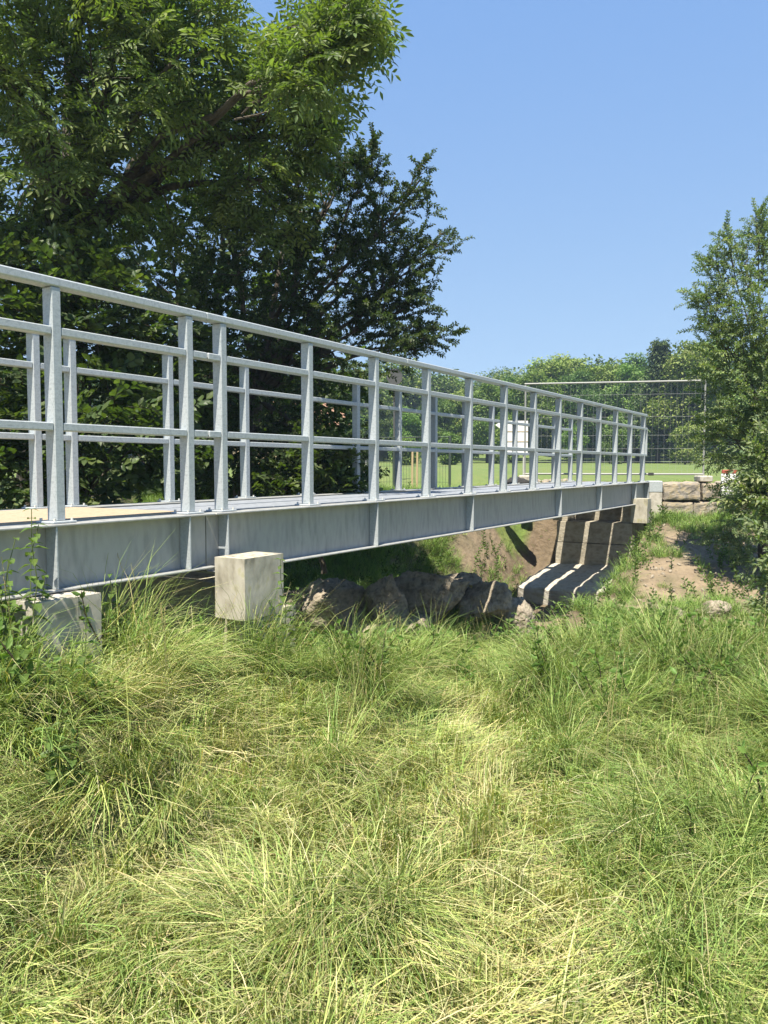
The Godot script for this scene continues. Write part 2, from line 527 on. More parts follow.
func make_abutments() -> void:
	# near end: each block a cast upstand beside the girders
	var o := put("concrete_block", lump_box(Transform3D(), Vector3(0.40, 0.405, 0.26), 0.0025, 5, 8).mesh(), M.concrete)
	o.transform = bt(0.015, -0.235, 0.80)
	tag(o, "square tan concrete block beside the girder at the bridge's near joint", "concrete block", "upstand blocks beside the girders")
	o = put("concrete_block", lump_box(Transform3D(), Vector3(0.39, 0.68, 0.30), 0.0025, 6, 8).mesh(), M.pale)
	o.transform = bt(-1.43, -0.12, 0.579)
	tag(o, "grey concrete block under the near span, half hidden by nettles", "concrete block", "upstand blocks beside the girders")
	o = put("concrete_block", lump_box(Transform3D(), Vector3(0.30, 0.45, 0.30), 0.006, 7, 8).mesh(), M.concrete)
	o.transform = bt(11.10, -0.16, 0.775)
	tag(o, "small tan concrete block below the girder at the bridge's far end", "concrete block", "upstand blocks beside the girders")
	var a := thing("near_abutment", "weathered concrete abutment in the shade under the bridge's near joint", "abutment", bw(0.1, 0.7, 0.0), deg_to_rad(90.0 - 31.28))
	put("bearing_seat", lump_box(Transform3D(Basis(), Vector3(0.12, 0.62, 0.0)), Vector3(0.42, 0.34, 1.52), 0.006, 8, 10).mesh(), M.concrete, a)
	put("wall_block", lump_box(Transform3D(Basis(), Vector3(0.22, 0.07, 0.0)), Vector3(0.70, 0.98, 1.64), 0.006, 9, 10).mesh(), M.wet, a)
	# far end
	var f := thing("far_abutment", "tall stained concrete abutment at the bridge's far end, striped with sunlight", "abutment", bw(11.0, 0.7, 0.0), deg_to_rad(90.0 - 31.28))
	put("wall_block", lump_box(Transform3D(Basis(), Vector3(0.45, 0.33, 0.0)), Vector3(0.9, 0.40, 1.46), 0.006, 21, 10).mesh(), M.wet, f)
	put("wall_block", lump_box(Transform3D(Basis(), Vector3(0.455, -0.26, 0.0)), Vector3(0.93, 0.76, 1.48), 0.008, 22, 10).mesh(), M.wet, f)
	put("back_wall", lump_box(Transform3D(Basis(), Vector3(0.78, 0.71, 0.0)), Vector3(0.42, 0.345, 1.46), 0.005, 23, 8).mesh(), M.wet, f)
	put("bearing_seat", lump_box(Transform3D(Basis(), Vector3(0.30, 0.705, 0.68)), Vector3(0.46, 0.34, 0.30), 0.004, 24, 6).mesh(), M.wet, f)
	put("bearing_seat", lump_box(Transform3D(Basis(), Vector3(0.30, 0.705, -0.68)), Vector3(0.46, 0.34, 0.30), 0.004, 25, 6).mesh(), M.wet, f)
	# the sloping apron in front of it, broken at its lower edge
	var apron := lump_box(Transform3D(Basis(Vector3(0, 0, 1), 0.125), Vector3(-0.88, -0.645, -0.02)), Vector3(1.9, 0.50, 1.60), 0.042, 26, 16)
	var ap := put("apron_slab", apron.mesh(), M.pale)
	ap.transform = bt(11.0, 0.72, 0.0)
	tag(ap, "pale sloping concrete slab at the foot of the far abutment", "concrete slab")
	var sp := [[Vector3(2.05, -0.72, -10.9), Vector3(0.42, 0.62, 0.36), "tan broken lump of concrete below the left of the pale slab"], [Vector3(2.75, -0.80, -11.3), Vector3(0.45, 0.55, 0.4), "broken lump of concrete below the middle of the pale slab"],
		[Vector3(3.35, -0.75, -11.75), Vector3(0.5, 0.6, 0.4), "broken lump of concrete below the right of the pale slab"]]
	for i in sp.size():
		var r := put("concrete_lump", rock_mesh(sp[i][1], 60 + i, 0.12), M.concrete)
		r.position = sp[i][0]
		r.rotation.y = i * 1.3
		tag(r, sp[i][2], "concrete lump", "broken lumps below the slab")
	# wing wall end and the wall of big stones on the right
	var c := thing("wing_wall", "narrow pale concrete pier with a grey cap between the bridge and the stone wall", "wall", Vector3(5.30, 0.45, -15.62), -0.2)
	put("pier", lump_box(Transform3D(Basis(), Vector3(0, 0.31, -0.2)), Vector3(0.24, 0.66, 0.5), 0.005, 31, 6).mesh(), M.pale, c)
	var cap := Mb.new()
	cap.at(-0.125, 0.125, 0.642, 0.86, -0.46, 0.052, 0.01)
	put("cap", cap.mesh(), M.steel, c)
	var w := thing("stone_wall", "low wall of big rough-cut stones at the lawn's edge", "wall", Vector3(5.45, 0.585, -15.68), -0.08)
	var row := [[0.0, 0.74, 0.37, 0.72], [0.74, 0.37, 0.38, 0.70], [1.11, 0.65, 0.36, 0.73], [0.0, 0.60, 0.0, 0.345], [0.60, 0.66, 0.0, 0.35], [1.26, 0.50, 0.0, 0.34]]
	for i in row.size():
		var s: Array = row[i]
		var h: float = s[3] - s[2]
		var sm := lump_box(Transform3D(), Vector3(s[1] - 0.02, h - 0.01, 0.5), 0.03, 40 + i, 9)
		var so := put("stone", sm.mesh(), M.wallstone, w)
		so.position = Vector3(s[0] + s[1] * 0.5, s[2] + h * 0.5 - 0.02, -0.2 + rf(-0.03, 0.03))
		so.rotation = Vector3(rf(-0.03, 0.03), rf(-0.05, 0.05), rf(-0.02, 0.02))

func make_rocks() -> void:
	# boulders along the foot of the far bank: x, y, z, size, label
	var rocks := [
		[-1.15, -0.30, -10.6, Vector3(0.75, 0.75, 0.7), "dark boulder leftmost in the row under the bridge"],
		[-0.62, -0.26, -10.35, Vector3(0.95, 0.85, 0.7), "large dark boulder second from the left under the bridge"],
		[0.0, -0.24, -10.3, Vector3(0.50, 0.90, 0.6), "upright narrow boulder between two wide ones under the bridge"],
		[0.62, -0.18, -10.55, Vector3(1.0, 0.72, 0.8), "wide flat-topped tan boulder in the middle of the creek row"],
		[0.30, -0.50, -9.9, Vector3(0.75, 0.5, 0.6), "low slanting boulder in front of the flat-topped one"],
		[1.32, -0.26, -10.6, Vector3(0.70, 0.62, 0.7), "sunlit tan boulder right of the flat-topped one"],
		[1.75, -0.40, -10.4, Vector3(0.45, 0.5, 0.5), "small split boulder at the right end of the creek row"],
		[-0.25, -0.55, -9.8, Vector3(0.6, 0.45, 0.5), "small shaded boulder at the front of the creek row"],
		[1.15, -0.10, -11.6, Vector3(0.6, 0.30, 0.5), "earthy flat stone lying behind the creek row"],
		[4.1, -0.52, -11.2, Vector3(0.55, 0.25, 0.4), "flat pale stone in the weeds below the sandy bank"],
		[4.75, -0.45, -11.3, Vector3(0.45, 0.3, 0.4), "rounded pale stone at the right foot of the sandy bank"],
		[-2.0, -0.40, -10.9, Vector3(0.8, 0.6, 0.7), "boulder in deep shade behind the near concrete block"],
		]
	for i in rocks.size():
		var r: Array = rocks[i]
		var o := put("boulder", rock_mesh(r[3] * Vector3(1.12, 1.0, 1.05), 80 + i * 3, 0.17), M.rock)
		o.position = Vector3(r[0], r[1] + 0.02, r[2])
		o.rotation = Vector3(rf(-0.2, 0.2), rf(-0.5, 0.5), rf(-0.25, 0.25))
		tag(o, r[4], "boulder", "boulders at the foot of the far bank")

# ------------------------------------------------------------------ foliage
func leaf(m: Mb, base: Vector3, dir: Vector3, nrm: Vector3, len_: float, wid: float, fold := 0.25, droop := 0.15) -> void:
	var side := dir.cross(nrm).normalized()
	var up := side.cross(dir).normalized()
	var p1 := base + dir * len_ * 0.38 + up * fold * wid * 0.0
	var tip := base + dir * len_ - up * droop * len_
	var mid := base + dir * len_ * 0.55 - up * droop * len_ * 0.3
	var l1 := p1 + side * wid * 0.5 + up * fold * wid
	var r1 := p1 - side * wid * 0.5 + up * fold * wid
	var l2 := mid + dir * len_ * 0.15 + side * wid * 0.36 + up * (fold * wid * 0.7) - up * droop * len_ * 0.2
	var r2 := mid + dir * len_ * 0.15 - side * wid * 0.36 + up * (fold * wid * 0.7) - up * droop * len_ * 0.2
	m.quad(base, mid, l2, l1)
	m.tri(mid, tip, l2)
	m.quad(base, r1, r2, mid)
	m.tri(mid, r2, tip)

func tint(c: Color, spread: float) -> Color:
	var k := rf(1.0 - spread, 1.0 + spread)
	var y := rf(-spread, spread) * 0.35
	return Color(c.r * k * (1.0 + y), c.g * k, c.b * k * (1.0 - y))

func sprig_ash(c: Color) -> ArrayMesh:      # twig with feather-like compound leaves
	var m := Mb.new()
	m.col = L(.07, .06, .035)
	m.tube(PackedVector3Array([Vector3(-0.06, 0, 0), Vector3(0.1, 0.0, 0), Vector3(0.22, -0.02, 0)]), PackedFloat32Array([0.005, 0.004, 0.002]), 4)
	for k in 5:
		var a := (k - 2) * 0.75 + rf(-0.25, 0.25)
		var from := Vector3(0.04 + 0.04 * (4 - absi(k - 2) * 2), 0, 0)
		var dir := Vector3(cos(a), rf(0.0, 0.3), sin(a)).normalized()
		var ln := rf(0.20, 0.30)
		var cc := tint(c, 0.2)
		var p := from
		var pairs := 4
		var side := dir.cross(UP).normalized()
		for q in pairs:
			var u := (q + 0.9) / (pairs + 0.6)
			var at := from + dir * ln * u - UP * u * u * 0.07
			var ndir := (dir - UP * u * 0.4).normalized()
			for s in [-1.0, 1.0]:
				m.col = tint(cc, 0.1)
				leaf(m, at, (ndir * 0.55 + side * s * 0.85 - UP * rf(0.0, 0.3)).normalized(), (UP + Vector3(rf(-1.3, 1.3), 0, rf(-1.3, 1.3))).normalized(), rf(0.08, 0.11), rf(0.028, 0.036), 0.15, 0.12)
		m.col = tint(cc, 0.1)
		var e := from + dir * ln - UP * 0.07
		leaf(m, e, (dir - UP * 0.45).normalized(), UP, 0.095, 0.035, 0.15, 0.15)
	return m.mesh()

func sprig_simple(c: Color, count: int, ln: float, wd: float, twig: float, fold := 0.2, rise := 0.3, spread := 0.25) -> ArrayMesh:
	var m := Mb.new()
	m.col = L(.06, .05, .035)
	var bend := rf(-0.06, 0.02)
	m.tube(PackedVector3Array([Vector3(-0.05, 0, 0), Vector3(twig * 0.5, bend * 0.3, 0), Vector3(twig, bend, 0)]), PackedFloat32Array([0.004, 0.003, 0.0015]), 4)
	for k in count:
		var u := (k + 0.5) / count
		var at := Vector3(twig * u, bend * u * u, 0)
		var a := k * 2.4 + rf(-0.3, 0.3)
		var dir := Vector3(rf(0.35, 0.8), sin(a) * rise, cos(a)).normalized()
		m.col = tint(c, spread)
		leaf(m, at, dir, (UP + Vector3(rf(-0.5, 0.5), 0, rf(-0.5, 0.5))).normalized(), ln * rf(0.7, 1.15), wd * rf(0.75, 1.1), fold, rf(0.05, 0.3))
	return m.mesh()

func clump_far(c: Color, count: int, r: float, size: float) -> ArrayMesh:   # a bough of a far tree
	var m := Mb.new()
	for k in count:
		var p := Vector3(rf(-1, 1), rf(-0.7, 0.7), rf(-1, 1)) * r
		var dir := Vector3(rf(-1, 1), rf(-0.6, 0.4), rf(-1, 1)).normalized()
		m.col = tint(c, 0.25)
		leaf(m, p, dir, Vector3(rf(-0.6, 0.6), 1, rf(-0.6, 0.6)).normalized(), size * rf(0.7, 1.2), size * rf(0.5, 0.8), 0.15, 0.2)
	return m.mesh()

func curve(a: Vector3, b: Vector3, sag: Vector3, n: int) -> PackedVector3Array:
	var p := PackedVector3Array()
	for i in n + 1:
		var u := float(i) / n
		p.append(a.lerp(b, u) + sag * sin(u * PI) + Vector3(rf(-1, 1), rf(-1, 1), rf(-1, 1)) * 0.03 * a.distance_to(b) * sin(u * PI))
	return p

func taper(a: float, b: float, n: int) -> PackedFloat32Array:
	var r := PackedFloat32Array()
	for i in n + 1: r.append(lerpf(a, b, float(i) / n))
	return r

# a tree or shrub whose crown is a set of lobes [centre, radii, sprigs, outward bias]; every lobe hangs on a limb of its own
func make_tree(called: String, label: String, category: String, base: Vector3, fork: Vector3, r0: float, lobes: Array, sprigs: Array, sz: Vector2, hole: float, shade: Array, group := "", twigs := 6) -> Node3D:
	var o := thing(called, label, category, base, 0.0, group)
	var tr := Mb.new()
	var f := fork - base
	tr.tube(curve(Vector3(0, -0.15, 0), f, Vector3(rf(-0.1, 0.1), 0, rf(-0.1, 0.1)), 6), taper(r0, r0 * 0.6, 6), 9)
	put("trunk", tr.mesh(), M.bark, o)
	var ts := []
	var cs := []
	for s in sprigs: ts.append([]); cs.append([])
	for lb in lobes:
		var c: Vector3 = lb[0] - base
		var rad: Vector3 = lb[1]
		var li := Mb.new()
		var r1 := r0 * clampf(0.14 + 0.09 * rad.length(), 0.15, 0.5)
		li.tube(curve(f, c, Vector3(0, rf(0.0, 0.12) * f.distance_to(c), 0), 6), taper(r1, r1 * 0.35, 6), 6)
		for k in twigs:
			var e := c + Vector3(rf(-1, 1), rf(-0.8, 1), rf(-1, 1)).normalized() * rad * rf(0.7, 1.0)
			var st := f.lerp(c, rf(0.75, 1.0))
			var tw := curve(st, e, Vector3(0, rf(-0.1, 0.15), 0), 4)
			li.tube(tw, taper(minf(r1 * 0.3, 0.014), 0.002, 4), 4)
			for q in 5:
				var u := 1.6 + 2.4 * q / 4.0
				var at := tw[int(u)].lerp(tw[mini(int(u) + 1, 4)], u - int(u))
				var o2 := ((e - st).normalized() + Vector3(rf(-1, 1), rf(-0.6, 0.8), rf(-1, 1)) * 0.9).normalized()
				var s2 := o2.cross(UP).normalized()
				var u2 := s2.cross(o2).normalized().rotated(o2, rf(-0.8, 0.8))
				var i2 := rng.randi() % sprigs.size()
				ts[i2].append(Transform3D(Basis(o2, u2, o2.cross(u2)).scaled(Vector3.ONE * rf(sz.x, sz.y) * 0.85), at))
				cs[i2].append(shade[rng.randi() % shade.size()])
		put("limb", li.mesh(), M.bark, o)
		for k in int(lb[2]):
			var dirv := Vector3(rng.randfn(), rng.randfn(), rng.randfn()).normalized()
			var q := pow(rng.randf(), 0.42)
			var p := c + dirv * q * rad
			var wp := p + base
			if na.get_noise_3dv(wp * 55.0) + 0.5 * nb.get_noise_3dv(wp * 95.0) < hole: continue
			if wp.y < 0.35: continue
			var out := dirv * rad + (p - f).normalized() * 0.6 + Vector3(rf(-1, 1), rf(-0.7, 0.7), rf(-1, 1)) * 1.1
			out.y *= 0.6
			out = out.normalized()
			var side := out.cross(UP).normalized()
			var up := side.cross(out).normalized().rotated(out, rf(-1.0, 1.0))
			var bs := Basis(out, up, out.cross(up)).scaled(Vector3.ONE * rf(sz.x, sz.y))
			var i := rng.randi() % sprigs.size()
			ts[i].append(Transform3D(bs, p))
			var sh: Color = shade[rng.randi() % shade.size()]
			cs[i].append(sh)
	for i in sprigs.size():
		if ts[i].size(): scatter("crown", sprigs[i], M.leaf, ts[i], cs[i], o)
	return o

func px(x: float, y: float, z: float) -> Vector3:   # a sight line's point at a distance, used to lay the place out from the survey of the photograph
	var u := (x - 384.0) / 800.0
	var v := (512.0 - y) / 800.0
	var p := deg_to_rad(3.282)
	var r := Vector3(u, v * cos(p) - sin(p), -(cos(p) + v * sin(p)))
	return Vector3(0, 1.6, 0) + r * (z / -r.z)

func make_big_trees() -> void:
	var ash := []
	for k in 4: ash.append(sprig_ash(L(.18, .235, .09)))
	var fine := []
	for k in 5: fine.append(sprig_simple(L(.075, .105, .05), 24, 0.052, 0.030, 0.20, 0.2, 0.9))
	var broad := []
	for k in 4: broad.append(sprig_simple(L(.10, .14, .06), 10, 0.10, 0.07, 0.30, 0.12, 0.15))
	var willow := []
	for k in 5: willow.append(sprig_simple(L(.22, .28, .145), 24, 0.055, 0.026, 0.28, 0.15, 0.7))
	var willow_big := []
	for k in 4: willow_big.append(sprig_simple(L(.24, .29, .16), 16, 0.085, 0.034, 0.30, 0.15, 0.4))
	var shades := [L(1, 1, 1), L(.85, .9, .8), L(1.15, 1.1, 1.0), L(.75, .8, .75)]

	# tall ash behind the near end of the bridge, its crown reaching over
	var lobes := [
		[px(285, 105, 9.3), Vector3(0.64, 0.57, 0.77), 97], [px(318, 60, 9.2), Vector3(0.37, 0.37, 0.55), 35], [px(352, 35, 9.2), Vector3(0.22, 0.37, 0.33), 18], [px(262, 180, 9.8), Vector3(0.72, 0.72, 0.88), 101],
		[px(322, 135, 9.5), Vector3(0.29, 0.44, 0.44), 26], [px(300, 70, 7.7), Vector3(0.48, 0.40, 0.4), 32], [px(352, 40, 7.6), Vector3(0.20, 0.32, 0.25), 18], [px(175, 60, 8.6), Vector3(0.75, 0.85, 1.0), 101], [px(110, 70, 8.8), Vector3(1.1, 1.1, 1.1), 148],
		[px(30, 90, 8.6), Vector3(1.2, 1.2, 1.1), 156], [px(170, 160, 9.6), Vector3(1.1, 0.9, 1.1), 117], [px(70, 200, 9.6), Vector3(1.2, 1.0, 1.1), 140],
		[px(-60, 20, 9.0), Vector3(1.5, 1.5, 1.4), 156], [px(90, -70, 9.0), Vector3(1.5, 1.2, 1.5), 171], [px(140, -60, 8.6), Vector3(0.8, 0.8, 1.2), 78],
		[px(-30, -200, 8.2), Vector3(1.6, 1.4, 1.6), 234], [px(-100, -120, 7.6), Vector3(2.0, 1.6, 1.9), 171],
		[px(60, 20, 11.5), Vector3(2.0, 1.8, 1.4), 132], [px(190, 110, 11.5), Vector3(1.2, 1.5, 1.2), 101],
		[px(-30, 260, 10.5), Vector3(1.5, 1.4, 1.3), 124]]
	make_tree("ash_tree", "tall ash tree with feathery bright leaves behind the near end of the bridge", "tree", Vector3(-4.6, 0.9, -10.4), Vector3(-3.9, 4.4, -10.2), 0.26, lobes, ash, Vector2(0.8, 1.15), 0.0, shades, "", 7)

	# darker small-leaved tree in the middle, its thin boughs against the sky
	lobes = [
		[px(330, 200, 10.6), Vector3(0.95, 0.75, 1.2), 261], [px(300, 280, 10.8), Vector3(1.3, 0.9, 1.3), 420], [px(360, 270, 10.6), Vector3(0.95, 0.75, 1.0), 261],
		[px(385, 225, 10.4), Vector3(0.65, 0.55, 0.8), 93], [px(330, 350, 10.6), Vector3(1.2, 0.8, 1.2), 374], [px(385, 310, 10.4), Vector3(0.65, 0.55, 0.8), 107],
		[px(230, 240, 11.2), Vector3(1.3, 1.2, 1.3), 374], [px(230, 350, 11.0), Vector3(1.2, 1.0, 1.2), 374], [px(250, 440, 10.6), Vector3(1.1, 0.9, 1.1), 374],
		[px(310, 455, 10.4), Vector3(0.85, 0.75, 0.9), 215], [px(335, 480, 10.0), Vector3(0.5, 0.5, 0.7), 102], [px(170, 300, 11.4), Vector3(1.3, 1.3, 1.2), 327], [px(180, 430, 11.2), Vector3(1.2, 1.0, 1.2), 327],
		[px(412, 342, 10.3), Vector3(0.42, 0.16, 0.4), 41], [px(430, 335, 10.3), Vector3(0.32, 0.12, 0.3), 12], [px(420, 180, 10.3), Vector3(0.16, 0.35, 0.3), 13],
		[px(437, 240, 10.3), Vector3(0.30, 0.16, 0.3), 15], [px(410, 270, 10.3), Vector3(0.4, 0.22, 0.4), 28], [px(372, 165, 10.4), Vector3(0.20, 0.34, 0.3), 22], [px(345, 160, 10.5), Vector3(0.35, 0.4, 0.5), 46],
		[px(412, 305, 10.3), Vector3(0.35, 0.16, 0.3), 18], [px(300, 180, 12.5), Vector3(1.5, 1.6, 1.2), 215], [px(290, 330, 12.8), Vector3(1.6, 1.6, 1.0), 280]]
	make_tree("plum_tree", "dark small-leaved tree in the middle with thin boughs against the sky", "tree", Vector3(-2.1, 1.0, -11.6), Vector3(-1.8, 2.6, -11.4), 0.16, lobes, fine, Vector2(0.8, 1.15), -0.05, shades, "", 9)

	# broad-leaved shrubs behind the railing at the left
	lobes = [[px(20, 330, 8.4), Vector3(0.9, 0.8, 0.7), 260], [px(100, 310, 8.6), Vector3(0.8, 0.7, 0.7), 200], [px(70, 430, 8.2), Vector3(1.0, 0.8, 0.7), 260], [px(-40, 430, 8.0), Vector3(0.9, 0.9, 0.7), 200],
		[px(150, 440, 8.6), Vector3(0.6, 0.6, 0.6), 140], [px(30, 480, 8.0), Vector3(0.9, 0.6, 0.6), 170], [px(40, 260, 9.2), Vector3(0.9, 0.7, 0.7), 160], [px(170, 360, 9.4), Vector3(0.7, 0.7, 0.6), 120]]
	make_tree("hazel_shrub", "broad-leaved shrub close behind the railing at the left edge", "shrub", Vector3(-3.3, 0.85, -8.6), Vector3(-3.2, 1.3, -8.6), 0.07, lobes, broad, Vector2(0.85, 1.2), -0.2, shades, "", 7)
	# dark wall of foliage further back that closes the view
	var back := [["tall dark tree far behind the left end of the bridge", Vector3(-8.8, 1.2, -16.5), [[px(20, 330, 17), Vector3(2.6, 2.6, 1.4), 372], [px(60, 130, 17), Vector3(2.8, 2.6, 1.5), 336], [px(30, 470, 16.5), Vector3(2.4, 1.3, 1.2), 228], [px(120, 440, 16), Vector3(1.8, 1.6, 1.2), 252]]],
		["dark tree behind the middle tree, filling its gaps", Vector3(-3.4, 1.2, -15.5), [[px(210, 330, 15.5), Vector3(2.0, 2.2, 1.2), 372], [px(220, 180, 15.5), Vector3(1.9, 1.9, 1.2), 252], [px(240, 450, 15), Vector3(1.7, 1.3, 1.0), 288], [px(300, 400, 15), Vector3(0.9, 1.2, 0.9), 144]]]]
	for bk in back:
		make_tree("backing_tree", bk[0], "tree", bk[1], bk[1] + Vector3(0.2, 2.4, 0), 0.2, bk[2], broad, Vector2(1.5, 2.1), -0.3, [L(.6, .7, .6), L(.75, .8, .7)], "trees behind the bridge", 5)
	# shrub just left of where the lawn shows through the railing
	lobes = [[px(325, 470, 9.6), Vector3(0.42, 0.45, 0.5), 150], [px(340, 490, 9.4), Vector3(0.28, 0.25, 0.4), 80], [px(300, 480, 9.8), Vector3(0.5, 0.5, 0.5), 150]]
	make_tree("low_shrub", "low dark bush behind the railing beside the strip of lawn", "shrub", Vector3(-0.75, 0.4, -10.0), Vector3(-0.72, 0.9, -9.9), 0.04, lobes, broad, Vector2(0.6, 0.9), -0.25, shades, "", 6)

	# willow on the right bank
	lobes = [
		[px(745, 262, 12.1), Vector3(0.55, 0.50, 0.6), 120], [px(765, 310, 11.8), Vector3(0.70, 0.55, 0.7), 240], [px(738, 355, 12.1), Vector3(0.62, 0.55, 0.7), 230], [px(772, 410, 11.6), Vector3(0.65, 0.6, 0.7), 300],
		[px(735, 440, 12.3), Vector3(0.55, 0.5, 0.6), 230], [px(800, 330, 11.7), Vector3(0.9, 0.9, 0.8), 380], [px(810, 440, 11.6), Vector3(0.9, 0.9, 0.8), 380], [px(790, 250, 12.0), Vector3(0.6, 0.6, 0.7), 160],
		[px(706, 298, 12.1), Vector3(0.26, 0.18, 0.3), 26], [px(716, 262, 12.1), Vector3(0.26, 0.22, 0.3), 28], [px(728, 240, 12.1), Vector3(0.22, 0.22, 0.3), 24], [px(758, 225, 12.1), Vector3(0.14, 0.25, 0.2), 8], [px(716, 330, 12.1), Vector3(0.36, 0.26, 0.4), 60],
		[px(718, 395, 12.4), Vector3(0.30, 0.42, 0.5), 60], [px(712, 430, 12.6), Vector3(0.22, 0.28, 0.4), 30], [px(745, 510, 12.6), Vector3(0.50, 0.50, 0.5), 190], [px(725, 545, 12.9), Vector3(0.30, 0.30, 0.4), 60], [px(760, 570, 12.4), Vector3(0.4, 0.4, 0.5), 120]]
	make_tree("willow_tree", "grey-green small-leaved willow rising at the right edge", "tree", Vector3(6.2, 0.1, -12.9), Vector3(6.1, 1.5, -12.5), 0.10, lobes, willow, Vector2(0.75, 1.05), -0.04, shades, "", 9)
	lobes = [[px(768, 500, 7.6), Vector3(0.26, 0.28, 0.35), 70], [px(782, 560, 7.2), Vector3(0.30, 0.3, 0.35), 90], [px(812, 500, 7.4), Vector3(0.4, 0.6, 0.5), 170], [px(784, 600, 7.0), Vector3(0.2, 0.16, 0.25), 30], [px(762, 455, 7.6), Vector3(0.16, 0.16, 0.2), 24]]
	make_tree("willow_shrub", "pale-leaved willow bush in front of the willow at the right edge", "shrub", Vector3(3.75, -0.05, -7.4), Vector3(3.75, 0.35, -7.4), 0.04, lobes, willow_big, Vector2(0.65, 0.95), -0.1, shades, "", 8)

func make_wood() -> void:
	# trees along the far side of the lawn; each kind is built once from clumps of leaves, then set out
	var kinds := []
	var defs := [[L(.125, .175, .048), 0.0], [L(.17, .225, .058), 0.0], [L(.22, .26, .075), 0.0], [L(.085, .125, .048), 1.0]]
	for df in defs:
		var cm := []
		for k in 3: cm.append(clump_far(df[0], 64, 0.46, 0.17))
		kinds.append([cm, df[1]])
	var spots := []
	# px column, distance, height in the picture of its top, kind, label
	var row := [
		[300, 66, 400, 1, "round tree far behind the lawn at the left end of its row"], [345, 64, 408, 2, "light tree behind the lawn left of the road sign"], [378, 70, 402, 0, "dark tree behind the lawn beside the round road sign"],
		[408, 62, 408, 1, "bushy tree behind the lawn right of the round road sign"], [436, 66, 396, 0, "dark tree behind the lawn left of the white board"], [462, 70, 392, 2, "light green tree seen through the railing, left of the white board"],
		[488, 64, 384, 1, "mid green tree at the lawn, first left of the white board"], [512, 70, 378, 0, "dark rounded tree right behind the white board"], [537, 66, 372, 1, "mid green tree behind the lawn right of the white board"],
		[560, 72, 357, 2, "pale tree with a raised pointed top above the wood"], [583, 66, 370, 0, "dark round tree right of the raised pale tree"], [603, 70, 364, 1, "mid green tree in the wood above the bridge's far end"],
		[626, 66, 366, 2, "light green tree in the wood, left of the pine"], [660, 62, 346, 3, "dark pine rising above the wood behind the fence"], [640, 74, 356, 0, "dark tree at the wood's edge just left of the pine"],
		[690, 60, 342, 2, "pale yellow-green tree right of the pine"], [716, 62, 338, 2, "pale leafy tree partly behind the willow"], [745, 64, 350, 1, "green tree behind the willow at the right edge"], [676, 66, 372, 1, "mid green tree between the pine and the pale tree"], [775, 66, 350, 0, "dark tree just beyond the right edge of the view"],
		[572, 56, 428, 1, "low round bush at the foot of the wood, left one"], [612, 56, 432, 0, "low dark bush at the foot of the wood, middle one"], [686, 52, 428, 2, "grey-green bush at the foot of the wood behind the fence"], [505, 58, 430, 2, "low pale bush at the foot of the wood behind the railing"], [450, 50, 436, 0, "low hedge bush behind the mesh fence, right part"], [405, 48, 440, 1, "low hedge bush behind the mesh fence, middle part"], [360, 46, 440, 0, "low hedge bush behind the mesh fence, left part"]]
	for e in row:
		var z: float = e[1]
		var top := px(e[0], e[2], z)
		var gy := height(top.x, -z)
		var h := top.y - gy
		var b := Vector3(top.x, gy, -z)
		var low: bool = e[2] > 420
		var o := thing("wood_bush" if low else ("pine_tree" if e[3] == 3 else "wood_tree"), e[4], "bush" if low else "tree", b, 0.0, "bushes at the foot of the wood" if low else "trees on the far side of the lawn")
		var tr := Mb.new()
		tr.tube(curve(Vector3(0, -0.2, 0), Vector3(0, h * 0.85, 0), Vector3.ZERO, 5), taper(0.02 * h + 0.03, 0.03, 5), 6)
		put("trunk", tr.mesh(), M.bark, o)
		crown(o, h, kinds[e[3]], 1.0)
	# beyond the first row the wood on the slope reads as one mass
	var ts := []
	var cs := []
	var far := kinds[0][0][0] as Mesh
	for k in 190:
		var z := rf(78, 150)
		var xx := rf(-0.55, 0.62) * z
		var hgt := rf(9, 13) * (0.73 + 0.0021 * z)
		var gy := height(xx, -z)
		var tone := L(1, 1, 1).lerp(L(1.5, 1.35, 1.2), rng.randf())
		for q in 105:
			var dv := Vector3(rng.randfn(), rng.randfn(), rng.randfn()).normalized() * pow(rng.randf(), 0.3)
			var p := Vector3(xx, gy + hgt * 0.56, -z) + dv * Vector3(hgt * 0.3, hgt * 0.44, hgt * 0.3)
			ts.append(Transform3D(Basis(UP, rf(0, TAU)).scaled(Vector3.ONE * rf(1.7, 2.8)), p))
			cs.append(tone * rf(0.8, 1.2))
	var wd := scatter("distant_wood", far, M.far_leaf, ts, cs)
	tag(wd, "mixed green wood covering the slope behind the row of trees", "wood", "", "stuff")

